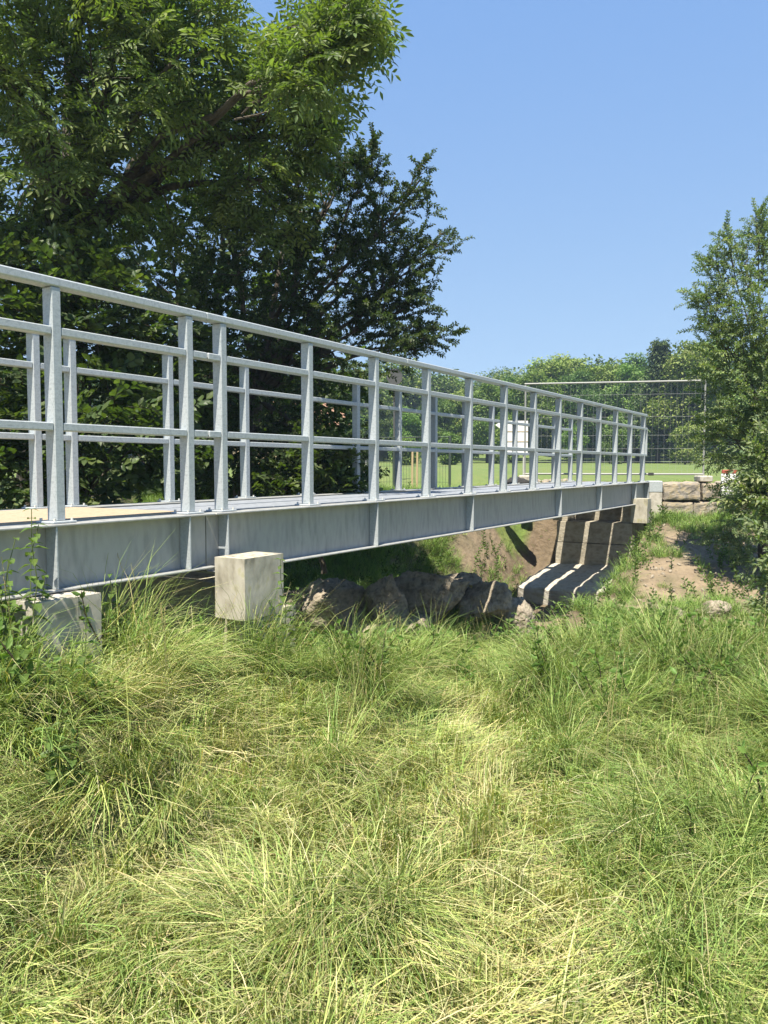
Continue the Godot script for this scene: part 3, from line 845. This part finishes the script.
func crown(o: Node3D, h: float, kind: Array, scale: float) -> void:
	var cm: Array = kind[0]
	var conif: bool = kind[1] > 0.5
	var lob := []
	var wid := h * rf(0.26, 0.34)
	if conif:
		for i in 10:
			var u := i / 9.0
			var rr := wid * 0.62 * (1.05 - u)
			for k in 5:
				var a := k * TAU / 5 + i * 0.7
				lob.append([Vector3(cos(a) * rr * 0.75, h * (0.16 + 0.82 * u), sin(a) * rr * 0.75), Vector3(rr * 0.7 + 0.2, h * 0.035, rr * 0.7 + 0.2), int(10 - 5 * u)])
	else:
		lob.append([Vector3(0, h * 0.55, 0), Vector3(wid * 0.7, h * 0.38, wid * 0.7), 120])
		for k in 10:
			var a := rf(0, TAU)
			var yy := rf(0.14, 0.88)
			var rr := wid * sqrt(maxf(0.1, 1.0 - pow((yy - 0.48) / 0.56, 2.0))) * 0.72
			var s := h * rf(0.10, 0.16)
			lob.append([Vector3(cos(a) * rr, h * yy, sin(a) * rr), Vector3(s, s * 0.8, s), 46])
		lob.append([Vector3(rf(-0.3, 0.3), h * 0.91, 0), Vector3(h * 0.09, h * 0.09, h * 0.09), 24])
	var ts := [[], [], []]
	var cs := [[], [], []]
	var tone := Color(rf(0.85, 1.05), rf(0.95, 1.15), rf(0.85, 1.1))
	for lb in lob:
		var lt := rf(0.85, 1.15)
		for k in lb[2]:
			var dv := Vector3(rng.randfn(), rng.randfn(), rng.randfn()).normalized() * pow(rng.randf(), 0.35)
			var p: Vector3 = lb[0] + dv * lb[1]
			if p.y < 0.1: continue
			var i := rng.randi() % 3
			ts[i].append(Transform3D(Basis.from_euler(Vector3(rf(-0.4, 0.4), rf(0, TAU), rf(-0.4, 0.4))).scaled(Vector3.ONE * rf(0.8, 1.5) * clampf(h / 9.0, 0.55, 1.2)), p))
			cs[i].append(tone * lt * rf(0.85, 1.15))
	for i in 3:
		if ts[i].size(): scatter("crown", cm[i], M.far_leaf, ts[i], cs[i], o)

# ------------------------------------------------------------------ grass
class Blades:                       # many thin blades in one indexed mesh
	var v := PackedVector3Array()
	var n := PackedVector3Array()
	var c := PackedColorArray()
	var ix := PackedInt32Array()
	func add(base: Vector3, az: float, lean: float, droop: float, ln: float, wid: float, twist: float, roll: float, col: Color, floor_y := -99.0) -> void:
		var sl := sin(lean)
		var dir := Vector3(cos(az) * sl, cos(lean), sin(az) * sl)
		var flat := Vector3(cos(az), -1.25, sin(az)) * droop * 0.3333
		var side := Vector3(-sin(az + twist), roll, cos(az + twist)).normalized()
		var at := v.size()
		var p := base
		var h := side * wid * 0.5
		var nr := side.cross(dir)
		v.append(p - h); v.append(p + h)
		n.append(nr); n.append(nr)
		for i in 2:
			dir = (dir + flat * (0.5 + 0.5 * i)).normalized()
			p += dir * ln * 0.36
			if p.y < floor_y: p.y = floor_y
			nr = side.cross(dir)
			var q := h * (0.92 - 0.32 * i)
			v.append(p - q); v.append(p + q)
			n.append(nr); n.append(nr)
		dir = (dir + flat * 1.6).normalized()
		p += dir * ln * 0.3
		if p.y < floor_y: p.y = floor_y
		v.append(p); n.append(side.cross(dir))
		for i in 7: c.append(col)
		for k in [0, 3, 1, 0, 2, 3, 2, 5, 3, 2, 4, 5, 4, 6, 5]: ix.append(at + k)
	func mesh() -> ArrayMesh:
		var a := []
		a.resize(Mesh.ARRAY_MAX)
		a[Mesh.ARRAY_VERTEX] = v
		a[Mesh.ARRAY_NORMAL] = n
		a[Mesh.ARRAY_COLOR] = c
		a[Mesh.ARRAY_INDEX] = ix
		var m := ArrayMesh.new()
		m.add_surface_from_arrays(Mesh.PRIMITIVE_TRIANGLES, a)
		return m

func tuft(count: int, rad: float, ln: Vector2, lean: Vector2, droop: Vector2, wid: float, spread: float, cols: Array) -> ArrayMesh:
	var m := Blades.new()
	for k in count:
		var a := rf(0, TAU)
		var r := rad * sqrt(rng.randf())
		m.add(Vector3(cos(a) * r, 0, sin(a) * r), rng.randfn() * spread, rf(lean.x, lean.y), rf(droop.x, droop.y), rf(ln.x, ln.y), wid * rf(0.7, 1.25), rf(-0.5, 0.5), rf(-0.25, 0.25), tint(cols[rng.randi() % cols.size()], 0.22))
	return m.mesh()

func stalks(count: int, ln: Vector2, c: Color, head: Color) -> ArrayMesh:
	var m := Mb.new()
	for k in count:
		var az := rng.randfn() * 0.8
		var h := rf(ln.x, ln.y)
		var b := Vector3(rf(-0.05, 0.05), 0, rf(-0.05, 0.05))
		var lean := rf(0.1, 0.45)
		var e := b + Vector3(cos(az) * sin(lean), cos(lean), sin(az) * sin(lean)) * h
		var mid := b.lerp(e, 0.55) + UP * 0.03
		m.col = tint(c, 0.2)
		m.tube(PackedVector3Array([b, mid, e]), PackedFloat32Array([0.0014, 0.0012, 0.0008]), 3)
		m.col = tint(head, 0.2)
		var dir := (e - mid).normalized()
		for q in 9:
			var at := e - dir * q * 0.012
			var o := Vector3(rf(-1, 1), rf(0.2, 1), rf(-1, 1)).normalized()
			leaf(m, at, (dir + o * 0.7).normalized(), o, 0.016, 0.004, 0.1, 0.0)
	return m.mesh()

func bank_fields(x: float, d: float) -> Array:
	# [how trodden, how dry, how lush, how tall, which way it lies] at a place on the near bank
	var z := -d
	var n1 := na.get_noise_2d(x * 38.0, z * 38.0)
	var n2 := nb.get_noise_2d(x * 70.0 + 40.0, z * 70.0)
	var path := exp(-pow((x - 0.50 - 0.06 * n1 - 0.03 * (d - 3.0)) / 0.33, 2.0)) * ss(6.2, 4.8, d)
	var dry := clampf(ss(0.5, -0.4, absf(x + 0.45) - 0.9) * ss(5.2, 3.4, d) * 0.62 + 0.55 * path + 0.7 * n2 + 0.05, 0.0, 1.0)
	var lush := clampf(ss(0.8, 1.7, x) * 0.7 + ss(-0.9, -1.9, x) * 0.6 + ss(4.4, 5.6, d) * 0.7 + n1 - 0.1, 0.0, 1.0)
	var tall := clampf(0.62 + 0.5 * lush + 0.9 * n1 - 0.75 * path, 0.22, 1.25)
	tall *= lerpf(1.0, lerpf(0.68, 1.0, ss(0.7, 1.6, x)), ss(5.2, 6.4, d))
	var lay := 1.35 + 2.4 * na.get_noise_2d(x * 24.0 + 200.0, z * 24.0) + 1.1 * n2 + (0.6 if x > 0.6 else -0.3)
	return [path, dry, lush, tall, lay]

func bank_allows(x: float, z: float) -> bool:
	var t := along(Vector3(x, YF, z))
	var w := across(Vector3(x, YF, z))
	if w > -0.06 and w < 1.9 and rng.randf() < 0.92: return false
	if w > -0.32 and w < 0.0 and ((t > -1.72 and t < -1.16) or (t > -0.32 and t < 0.34)): return false
	return true

func dryish(b: Blades, base: Vector3, az: float, lean: float, droop: float, ln: float, wid: float, col: Color, fl: float) -> void:
	b.add(base, az, lean, droop, ln, wid, rf(-0.6, 0.6), rf(-0.35, 0.35), col, fl)

func make_grass() -> void:
	var green := [L(.23, .335, .085), L(.29, .39, .115), L(.18, .28, .075), L(.35, .42, .135)]
	var yellow := [L(.385, .44, .145), L(.44, .465, .185), L(.34, .42, .13), L(.48, .475, .225)]
	var straw := [L(.58, .51, .275), L(.51, .45, .235), L(.62, .56, .335), L(.46, .44, .20)]
	var tus := Blades.new()
	var dryb := Blades.new()
	var low := Blades.new()
	# tussocks: the blades of one spring from one root and fall over the same way
	for k in 2100:
		var d := 1.3 + 6.6 * pow(rng.randf(), 0.7)
		var x := rf(-1.0, 1.0) * (0.50 * d + 1.1)
		if not bank_allows(x, -d): continue
		var y := height(x, -d)
		if y < -0.66: continue
		var f := bank_fields(x, d)
		if rng.randf() < f[0] * 0.85: continue
		var inside := absf(x) < 0.5 * d + 0.25
		var cnt := int(rf(50, 118) * (1.0 if inside else 0.5))
		var lay: float = f[4] + rng.randfn() * 0.45
		var flop := clampf(0.45 + 0.35 * rng.randfn() - 0.15 * f[2], 0.0, 1.0)
		var ln: float = lerpf(0.28, 0.66, rng.randf()) * f[3]
		var rad := rf(0.04, 0.12)
		var yel := clampf(f[1] * 1.0 - 0.35 * f[2] + rng.randfn() * 0.22, 0.0, 1.0)
		var tone := rf(0.72, 1.22)
		for q in cnt:
			var a := rf(0, TAU)
			var r := rad * sqrt(rng.randf())
			var u := rng.randf()
			var col: Color = green[rng.randi() % 4]
			if u < yel * 0.75: col = yellow[rng.randi() % 4]
			elif u > 0.93 - 0.16 * yel: col = straw[rng.randi() % 4]
			col = tint(col, 0.2) * tone
			var az := lay + rng.randfn() * lerpf(1.3, 0.26, flop)
			dryish(tus, Vector3(x + cos(a) * r, y - 0.015, -d + sin(a) * r), az, rf(0.08, 0.4) + flop * rf(0.2, 0.7), rf(0.25, 0.9) + flop * rf(0.5, 1.2), ln * rf(0.55, 1.15), rf(0.0026, 0.0054), col, y + rf(0.01, 0.16))
	# dead blades lying in the thatch
	for k in 52000:
		var d := 1.3 + 6.3 * pow(rng.randf(), 0.72)
		var x := rf(-1.0, 1.0) * (0.49 * d + 0.7)
		if not bank_allows(x, -d): continue
		var y := height(x, -d)
		if y < -0.66: continue
		var f := bank_fields(x, d)
		if rng.randf() > 0.35 + 0.65 * f[1]: continue
		var lift: float = rng.randf() * rng.randf() * 0.20 * f[3]
		var col: Color = straw[rng.randi() % 4] if rng.randf() < 0.14 + 0.40 * f[1] else yellow[rng.randi() % 4]
		dryish(dryb, Vector3(x, y + lift, -d), f[4] + rng.randfn() * 0.5, rf(0.9, 1.5), rf(-0.1, 0.6), rf(0.14, 0.46), rf(0.0028, 0.0056), tint(col, 0.22), y + 0.01)
	# short fresh blades and clover-like undergrowth between
	for k in 80000:
		var d := 1.3 + 6.6 * pow(rng.randf(), 0.75)
		var x := rf(-1.0, 1.0) * (0.50 * d + 0.9)
		if not bank_allows(x, -d): continue
		var y := height(x, -d)
		if y < -0.70: continue
		var f := bank_fields(x, d)
		var col: Color = green[rng.randi() % 4] if rng.randf() > f[1] * 0.6 else yellow[rng.randi() % 4]
		dryish(low, Vector3(x, y - 0.01, -d), rf(0, TAU), rf(0.1, 1.0), rf(0.1, 1.0), rf(0.06, 0.24) * (0.6 + 0.5 * f[3]), rf(0.0035, 0.0075), tint(col, 0.25), y + 0.008)
	tag(put("bent_grass", tus.mesh(), M.grass), "long green and yellow grass tussocks bent over on the near bank", "grass", "", "stuff")
	tag(put("dry_grass", dryb.mesh(), M.grass), "straw-coloured dead grass matted on the near bank", "grass", "", "stuff")
	tag(put("short_grass", low.mesh(), M.grass), "short fresh grass between the tussocks on the near bank", "grass", "", "stuff")
	# seed stalks standing above the rest
	var stk := []
	for k in 3: stk.append(stalks(4, Vector2(0.45, 0.8), L(.38, .36, .16), L(.44, .38, .20)))
	for i in 3:
		var sts := []
		var scs := []
		for k in 45:
			var d := rf(3.2, 7.0)
			var x := rf(-1.0, 1.0) * (0.5 * d + 0.6)
			if not bank_allows(x, -d) or bank_fields(x, d)[0] > 0.3: continue
			sts.append(Transform3D(Basis(UP, rf(0, TAU)).scaled(Vector3.ONE * rf(0.6, 1.0) * lerpf(1.0, 0.7, ss(4.5, 6, d))), Vector3(x, height(x, -d), -d)))
			scs.append(L(1, 1, 1) * rf(0.8, 1.2))
		tag(scatter("seeding_grass", stk[i], M.grass, sts, scs), "thin seeding grass stalks standing above the near bank", "grass", "grass of the near bank", "stuff")
	var herb := sprig_simple(L(.14, .23, .055), 9, 0.045, 0.022, 0.16, 0.12, 0.4)
	var hts := []
	var hcs := []
	for k in 2600:
		var d := 1.6 + 6.0 * pow(rng.randf(), 0.8)
		var x := rf(-1.0, 1.0) * (0.5 * d + 0.6)
		if not bank_allows(x, -d): continue
		var f := bank_fields(x, d)
		if rng.randf() > clampf(f[2] * 1.2 - 0.25, 0.0, 1.0): continue
		var out := Vector3(rf(-0.7, 0.7), 1.0, rf(-0.7, 0.7)).normalized()
		var sd := out.cross(Vector3(cos(k), 0, sin(k))).normalized()
		hts.append(Transform3D(Basis(out, sd, out.cross(sd)).scaled(Vector3.ONE * rf(0.7, 1.5)), Vector3(x, height(x, -d) + rf(0.02, 0.2) * f[3], -d)))
		hcs.append(L(1, 1, 1) * rf(0.75, 1.2))
	tag(scatter("herbs", herb, M.leaf, hts, hcs), "small leafy herbs growing through the grass of the near bank", "herbs", "", "stuff")
	var short := [tuft(40, 0.10, Vector2(0.07, 0.20), Vector2(0.1, 0.9), Vector2(0.2, 0.9), 0.006, 2.0, green + yellow)]
	var up := [0, tuft(34, 0.09, Vector2(0.2, 0.45), Vector2(0.05, 0.6), Vector2(0.2, 1.1), 0.006, 2.0, green + [yellow[0]])]
	# the far bank and the lawn's edge
	var ts := []
	var cs := []
	var ts2 := []
	var cs2 := []
	for k in 26000:
		var d := rf(9.6, 17.5)
		var x := rf(-4.5, 8.5)
		var z := -d
		var y := height(x, z)
		var t := along(Vector3(x, YF, z))
		var w := across(Vector3(x, YF, z))
		if t > 7.4 and w > -0.15 and w < 1.65: continue
		var n1 := na.get_noise_2d(x * 55.0, z * 55.0)
		var dens := ss(2.2, 1.0, x) * 0.85 + ss(14.2, 15.3, d) * 0.8 * ss(3.4, 4.2, x) + n1 * 1.1 - 0.06
		if d > 15.9: dens = 0.25
		if x > 2.6 and d < 11.4: dens = 0.5 + n1
		if rng.randf() > dens: continue
		var b := Basis(UP, rf(0, TAU)).scaled(Vector3.ONE * rf(0.5, 0.95) * (0.4 if d > 16.0 else 1.0))
		if d > 15.9 or rng.randf() < 0.55:
			ts.append(Transform3D(b, Vector3(x, y - 0.01, z))); cs.append(L(.8, .95, .75) * rf(0.8, 1.2))
		else:
			ts2.append(Transform3D(b, Vector3(x, y - 0.01, z))); cs2.append(L(.7, .85, .7) * rf(0.8, 1.2))
	tag(scatter("bank_grass", short[0], M.grass, ts, cs), "short grass on the far bank and the lawn", "grass", "", "stuff")
	var sc := sprig_simple(L(.13, .20, .055), 14, 0.06, 0.03, 0.30, 0.12, 0.6)
	var sts2 := []
	var scs2 := []
	for k in 1500:
		var d := rf(10.6, 15.5)
		var x := rf(-2.5, 7.0)
		var t := along(Vector3(x, YF, -d))
		var w := across(Vector3(x, YF, -d))
		if t > 7.6 and w > -0.12 and w < 1.62: continue
		var n1 := nb.get_noise_2d(x * 45.0, d * 45.0)
		if rng.randf() > n1 * 1.8 + 0.10 + ss(0.8, 0.2, absf(w - 2.0)) * 0.5: continue
		var out := Vector3(rf(-0.6, 0.6), 1.0, rf(-0.6, 0.6)).normalized()
		var sd := out.cross(Vector3(cos(k), 0, sin(k))).normalized()
		sts2.append(Transform3D(Basis(out, sd, out.cross(sd)).scaled(Vector3.ONE * rf(0.6, 1.3)), Vector3(x, height(x, -d) - 0.02, -d)))
		scs2.append(L(1, 1, 1) * rf(0.7, 1.15))
	tag(scatter("bank_scrub", sc, M.leaf, sts2, scs2), "low leafy scrub scattered over the far bank", "scrub", "", "stuff")
	var peb := rock_mesh(Vector3(0.08, 0.055, 0.07), 700, 0.2)
	var pts := []
	var pcs := []
	for k in 900:
		var d := rf(10.4, 15.3)
		var x := rf(-1.5, 6.0)
		var tt := along(Vector3(x, YF, -d))
		var ww := across(Vector3(x, YF, -d))
		if tt > 5.2 and ww > -0.5 and ww < 3.0: continue
		pts.append(Transform3D(Basis.from_euler(Vector3(rf(0, 6), rf(0, 6), rf(0, 6))).scaled(Vector3.ONE * rf(0.25, 1.0) * rf(0.4, 1.3)), Vector3(x, height(x, -d) + 0.005, -d)))
		pcs.append(L(1, 1, 1))
	tag(scatter("pebbles", peb, M.rock, pts, pcs), "scattered pebbles and clods on the sandy far bank", "pebbles", "", "stuff")
	tag(scatter("bank_weeds", up[1], M.grass, ts2, cs2), "taller grass tufts on the far bank", "grass", "", "stuff")

func nettle_mesh(h: float, c: Color) -> Array:
	var st := Mb.new()
	var lean := Vector3(rf(-0.12, 0.12), 1, rf(-0.12, 0.12))
	var p := curve(Vector3(0, -0.03, 0), lean * h, Vector3(rf(-0.03, 0.03), 0, rf(-0.03, 0.03)), 5)
	st.col = L(.12, .16, .05)
	st.tube(p, taper(0.004, 0.002, 5), 5)
	var lv := Mb.new()
	var n := int(h / 0.048)
	for k in n:
		var u := (k + 1.0) / n
		if u < 0.2: continue
		var f := u * 5.0
		var i := mini(int(f), 4)
		var at := p[i].lerp(p[i + 1], f - i)
		for s in 2:
			var a := k * PI * 0.5 + s * PI + rf(-0.25, 0.25)
			lv.col = tint(c, 0.2)
			var ln := lerpf(0.10, 0.04, u * u) * rf(0.85, 1.2)
			leaf(lv, at, Vector3(cos(a), rf(-0.25, 0.3), sin(a)).normalized(), UP, ln, ln * 0.55, 0.14, 0.3)
	return [st.mesh(), lv.mesh()]

func make_weeds() -> void:
	# nettles and other tall weeds: x, z, height, label
	var spots := [
		[px(18, 640, 3.9), 0.75, "tall nettle at the left edge, in front of the grey block"], [px(2, 655, 3.6), 0.55, "nettle with drooping leaves beside the grey block's left side"],
		[px(5, 660, 4.1), 0.6, "nettle leftmost of all at the picture's edge"], [px(22, 700, 3.4), 0.24, "low nettle before the grey concrete block"], [px(112, 640, 4.4), 0.42, "slim nettle at the right side of the grey block"],
		[px(132, 655, 4.5), 0.26, "low nettle between the two concrete blocks"], [px(284, 640, 5.3), 0.66, "tall nettle right beside the square tan block"], [px(300, 650, 5.4), 0.40, "short weed right of the tan block's nettle"],
		[px(540, 640, 6.7), 0.42, "leafy weed before the left of the pale slab"], [px(560, 645, 6.8), 0.50, "leafy weed before the middle of the pale slab"], [px(585, 645, 6.9), 0.48, "leafy weed before the right of the pale slab"], [px(605, 650, 6.9), 0.38, "low leafy weed right of the pale slab"],
		[px(520, 645, 6.6), 0.36, "low leafy weed left of the pale slab"], [px(640, 655, 6.8), 0.42, "leafy weed below the sandy bank"], [px(25, 720, 3.4), 0.38, "low weed in the long grass at the left edge"], [px(60, 760, 3.1), 0.30, "small weed in the long grass, lower left"],
		[px(690, 640, 6.8), 0.5, "leafy weed below the willow bush"], [px(80, 690, 3.7), 0.36, "weed in the grass below the grey block"]]
	for s in spots:
		var p: Vector3 = s[0]
		p.y = height(p.x, p.z)
		for q in 1:
			var o := thing("nettle", s[2], "plant", p, rf(0, TAU), "tall weeds at the bank's edge")
			for st in 4:
				var nm := nettle_mesh(s[1] * (1.18 if p.x < -0.5 else 1.0) * (1.0 if st == 0 else rf(0.55, 0.9)), L(.13, .20, .055))
				var off := Vector3.ZERO if st == 0 else Vector3(rf(-0.11, 0.11), 0, rf(-0.11, 0.11))
				put("stem", nm[0], M.grass, o).position = off
				put("foliage", nm[1], M.leaf, o).position = off

# ------------------------------------------------------------------ things beyond the bridge
func make_far_things() -> void:
	# mobile site fence across the bridge's far end
	var a := Vector3(2.92, 1.29, -16.62)
	var b := Vector3(6.36, 1.29, -15.95)
	var len_ := a.distance_to(b)
	var f := thing("site_fence", "mobile wire fence panel with a pale tube frame across the bridge's far end", "fence", a, atan2(-(b.z - a.z), b.x - a.x))
	var fr := Mb.new()
	var tube := func(p: Vector3, q: Vector3, r: float) -> ArrayMesh:
		var m := Mb.new()
		m.tube(PackedVector3Array([p, q]), PackedFloat32Array([r, r]), 8)
		return m.mesh()
	for e in [[Vector3(0, 0.02, 0), Vector3(0, 1.98, 0)], [Vector3(len_, 0.02, 0), Vector3(len_, 1.98, 0)]]:
		put("post", tube.call(e[0], e[1], 0.019), M.frame, f)
	for y in [2.0, 0.15]:
		put("frame_rail", tube.call(Vector3(-0.02, y, 0), Vector3(len_ + 0.02, y, 0), 0.019), M.frame, f)
	var wires := Mb.new()
	var x := 0.1
	while x < len_ - 0.05:
		wires.tube(PackedVector3Array([Vector3(x, 0.15, 0.0), Vector3(x, 2.0, 0.0)]), PackedFloat32Array([0.0011, 0.0011]), 4)
		x += 0.115
	for y in [0.4, 0.66, 0.93, 1.30, 1.75]:
		wires.tube(PackedVector3Array([Vector3(0, y, 0.004), Vector3(len_, y, 0.004)]), PackedFloat32Array([0.0016, 0.0016]), 4)
	tag(put("wires", wires.mesh(), M.wire, f), "", "", "", "stuff")
	for e in [0.0, len_]:
		var ft := Mb.new()
		ft.at(e - 0.12, e + 0.12, 0.0, 0.12, -0.33, 0.33, 0.02)
		put("foot", ft.mesh(), M.pale, f)
	var cl := Mb.new()
	cl.at(2.45, 2.56, 0.12, 0.18, -0.03, 0.03, 0.008)
	put("clamp", cl.mesh(), M.rubber, f)
	# white board hung on the fence's far left
	var bd := thing("white_board", "white notice board on thin posts at the left end of the site fence", "sign", Vector3(2.60, 0.98, -17.6), 0.06)
	var m := Mb.new()
	m.at(-0.02, 0.56, 0.90, 1.61, -0.015, 0.015, 0.004)
	put("board", m.mesh(), M.white, bd)
	for y in [1.16, 1.38]:
		m = Mb.new()
		m.at(-0.02, 0.56, y - 0.006, y + 0.006, 0.016, 0.024)
		put("batten", m.mesh(), M.stake, bd)
	for xx in [0.06, 0.48]:
		put("post", tube.call(Vector3(xx, -0.1, -0.04), Vector3(xx, 1.55, -0.04), 0.02), M.galv_thin, bd)
	m = Mb.new()
	m.facing([Vector3(-0.16, 1.52, 0.0), Vector3(-0.03, 1.42, 0.0), Vector3(-0.03, 1.60, 0.0)], Vector3.BACK)
	m.facing([Vector3(-0.16, 1.52, -0.01), Vector3(-0.03, 1.42, -0.01), Vector3(-0.03, 1.60, -0.01)], Vector3.FORWARD)
	put("corner_flap", m.mesh(), M.white, bd)
	# low dark mesh fence further left
	var fp := [Vector3(-1.6, 1.1, -18.0), Vector3(-0.35, 1.1, -17.85), Vector3(0.22, 1.1, -17.7), Vector3(1.43, 1.1, -17.4)]
	var df := thing("mesh_fence", "low dark wire mesh fence in front of the lawn, left of the white board", "fence", fp[0])
	for p in fp:
		m = Mb.new()
		var q: Vector3 = p - fp[0]
		m.at(q.x - 0.025, q.x + 0.025, -0.1, 1.15, q.z - 0.02, q.z + 0.02, 0.004)
		put("post", m.mesh(), M.fencedark, df)
	for i in 3:
		m = Mb.new()
		var p: Vector3 = fp[i] - fp[0]
		var q: Vector3 = fp[i + 1] - fp[0]
		var cnt := int(p.distance_to(q) / 0.06)
		for k in cnt:
			var u := p.lerp(q, (k + 0.5) / cnt)
			m.tube(PackedVector3Array([u, u + UP * 1.12]), PackedFloat32Array([0.0028, 0.0028]), 4)
		for y in [0.15, 0.5, 0.85]:
			m.tube(PackedVector3Array([p + UP * y, q + UP * y]), PackedFloat32Array([0.0035, 0.0035]), 4)
		m.tube(PackedVector3Array([p + UP * 1.13, q + UP * 1.13]), PackedFloat32Array([0.012, 0.012]), 5)
		tag(put("mesh_panel", m.mesh(), M.fencedark, df), "", "", "", "stuff")
	for i in 2:
		var s := put("wooden_stake", tube.call(Vector3(0, -0.3, 0), Vector3(0.01, 0.86, 0), 0.022), M.stake)
		s.position = Vector3(0.56 + i * 0.10, 1.06, -16.0 - i * 0.1)
		tag(s, ["pale wooden stake before the mesh fence, left one", "pale wooden stake before the mesh fence, right one"][i], "stake", "wooden stakes by the mesh fence")
	# small white plate on a thin post
	var pl := thing("small_sign", "small white plate on a thin post beside the dark bush", "sign", Vector3(-0.33, 1.0, -14.6), 0.1)
	put("post", tube.call(Vector3(0, -0.4, 0), Vector3(0, 0.86, 0), 0.012), M.galv_thin, pl)
	m = Mb.new()
	m.at(-0.06, 0.06, 0.37, 0.55, 0.014, 0.024, 0.003)
	put("plate", m.mesh(), M.white, pl)
	m = Mb.new()
	m.at(-0.035, 0.045, 0.41, 0.44, 0.0245, 0.027)
	put("mark", m.mesh(), M.signgrey, pl)
	# round road sign seen from behind
	var rs := thing("road_sign", "round road sign seen from its grey back above the railing", "sign", Vector3(0.28, 1.3, -22.0), 0.25)
	put("post", tube.call(Vector3(0, -0.2, 0), Vector3(0, 2.95, 0), 0.03), M.signgrey, rs)
	m = Mb.new()
	m.tube(PackedVector3Array([Vector3(0, 2.73, 0.03), Vector3(0, 2.73, 0.036)]), PackedFloat32Array([0.225, 0.225]), 28)
	put("disc", m.mesh(), M.signgrey, rs)
	# heap of dark earth and a few stones at the far end of the bridge
	var hp := put("earth_heap", rock_mesh(Vector3(0.62, 0.30, 0.6), 300, 0.15), M.dark)
	hp.position = Vector3(2.62, 1.24, -15.9)
	tag(hp, "dark heap beside the far end of the railing", "heap")
	for i in 5:
		var s := put("rubble_stone", rock_mesh(Vector3(rf(0.14, 0.22), rf(0.10, 0.15), 0.16), 310 + i, 0.15), M.wallstone)
		s.position = Vector3(3.32 + i * 0.15, 1.27, -17.3 + 0.1 * (i % 2))
		tag(s, ["leftmost pale stone of the little row behind the far railing", "second pale stone of the little row behind the far railing", "middle pale stone of the little row behind the far railing", "fourth pale stone of the little row behind the far railing", "rightmost pale stone of the little row behind the far railing"][i], "stone", "small stones behind the far railing")
	# red and white barrier by the willow
	var br := thing("barrier_board", "white barrier board with a red top, half hidden by the willow", "barrier", Vector3(6.66, 1.09, -15.42), -0.15)
	m = Mb.new()
	m.at(-0.16, 0.16, -0.05, 0.36, -0.03, 0.03, 0.01)
	put("panel", m.mesh(), M.white, br)
	m = Mb.new()
	m.at(-0.15, 0.15, 0.362, 0.44, -0.025, 0.025, 0.01)
	put("red_top", m.mesh(), M.red, br)
	# house glimpsed between the trees at the left
	var hs := thing("house", "tan plastered house with a red roof glimpsed through the trees", "house", Vector3(-6.2, 1.75, -58.0), 0.3)
	m = Mb.new()
	m.at(-4.0, 3.4, -0.5, 2.9, -6.0, 0.0, 0.02)
	put("wall", m.mesh(), M.plaster, hs)
	m = Mb.new()
	m.facing([Vector3(-4.4, 2.85, 0.4), Vector3(3.8, 2.85, 0.4), Vector3(3.8, 4.7, -3.0), Vector3(-4.4, 4.7, -3.0)], Vector3(0, 1, 1))
	m.facing([Vector3(-4.4, 2.85, -6.4), Vector3(3.8, 2.85, -6.4), Vector3(3.8, 4.7, -3.0), Vector3(-4.4, 4.7, -3.0)], Vector3(0, 1, -1))
	m.facing([Vector3(-4.4, 2.78, 0.4), Vector3(3.8, 2.78, 0.4), Vector3(3.8, 2.78, -6.4), Vector3(-4.4, 2.78, -6.4)], Vector3.DOWN)
	for s in [-4.4, 3.8]:
		m.facing([Vector3(s, 2.78, 0.4), Vector3(s, 2.78, -6.4), Vector3(s, 4.7, -3.0)], Vector3(s, 0, 0))
	put("roof", m.mesh(), M.tile, hs)
	for s in [-2.6, 0.0, 2.2]:
		m = Mb.new()
		m.at(s - 0.5, s + 0.5, 0.9, 2.1, 0.002, 0.03, 0.0)
		put("window", m.mesh(), M.glass, hs)

func _ready() -> void:
	# camera
	var cam := Camera3D.new()
	cam.name = "camera"
	add_child(cam)
	cam.position = Vector3(0, 1.6, 0)
	cam.rotation_degrees = Vector3(-3.282, 0, 0)
	cam.fov = 65.24
	cam.near = 0.05
	cam.far = 3000.0
	cam.current = true
	# sky, sun, exposure
	var env := Environment.new()
	env.background_mode = Environment.BG_SKY
	var sky := Sky.new()
	var sm := ProceduralSkyMaterial.new()
	sm.sky_top_color = Color(0.305, 0.425, 0.595)
	sm.sky_horizon_color = Color(0.505, 0.592, 0.655)
	sm.sky_curve = 0.19
	sm.ground_bottom_color = Color(0.25, 0.26, 0.18)
	sm.ground_horizon_color = Color(0.55, 0.62, 0.60)
	sm.sun_angle_max = 1.0
	sky.sky_material = sm
	env.sky = sky
	env.tonemap_mode = Environment.TONE_MAPPER_LINEAR
	env.tonemap_exposure = 2.6
	env.sdfgi_enabled = true
	env.ssao_enabled = true
	env.ssil_enabled = true
	env.fog_enabled = true
	env.fog_density = 0.0008
	env.fog_light_color = Color(0.72, 0.82, 0.95)
	var we := WorldEnvironment.new()
	we.name = "environment"
	we.environment = env
	add_child(we)
	var sun := DirectionalLight3D.new()
	sun.name = "sun"
	add_child(sun)
	sun.look_at_from_position(Vector3.ZERO, -Vector3(-0.149, 1.0, 0.495))
	sun.light_energy = 1.5
	sun.light_color = Color(1.0, 0.965, 0.90)
	sun.light_angular_distance = 0.5
	sun.shadow_enabled = true

	rng.seed = 20240
	na.seed = 5
	na.frequency = 0.02
	na.fractal_octaves = 3
	nb.seed = 9
	nb.frequency = 0.02
	nb.fractal_octaves = 3
	make_materials()
	make_ground()
	make_bridge()
	make_abutments()
	make_rocks()
	make_far_things()
	make_wood()
	make_big_trees()
	make_grass()
	make_weeds()
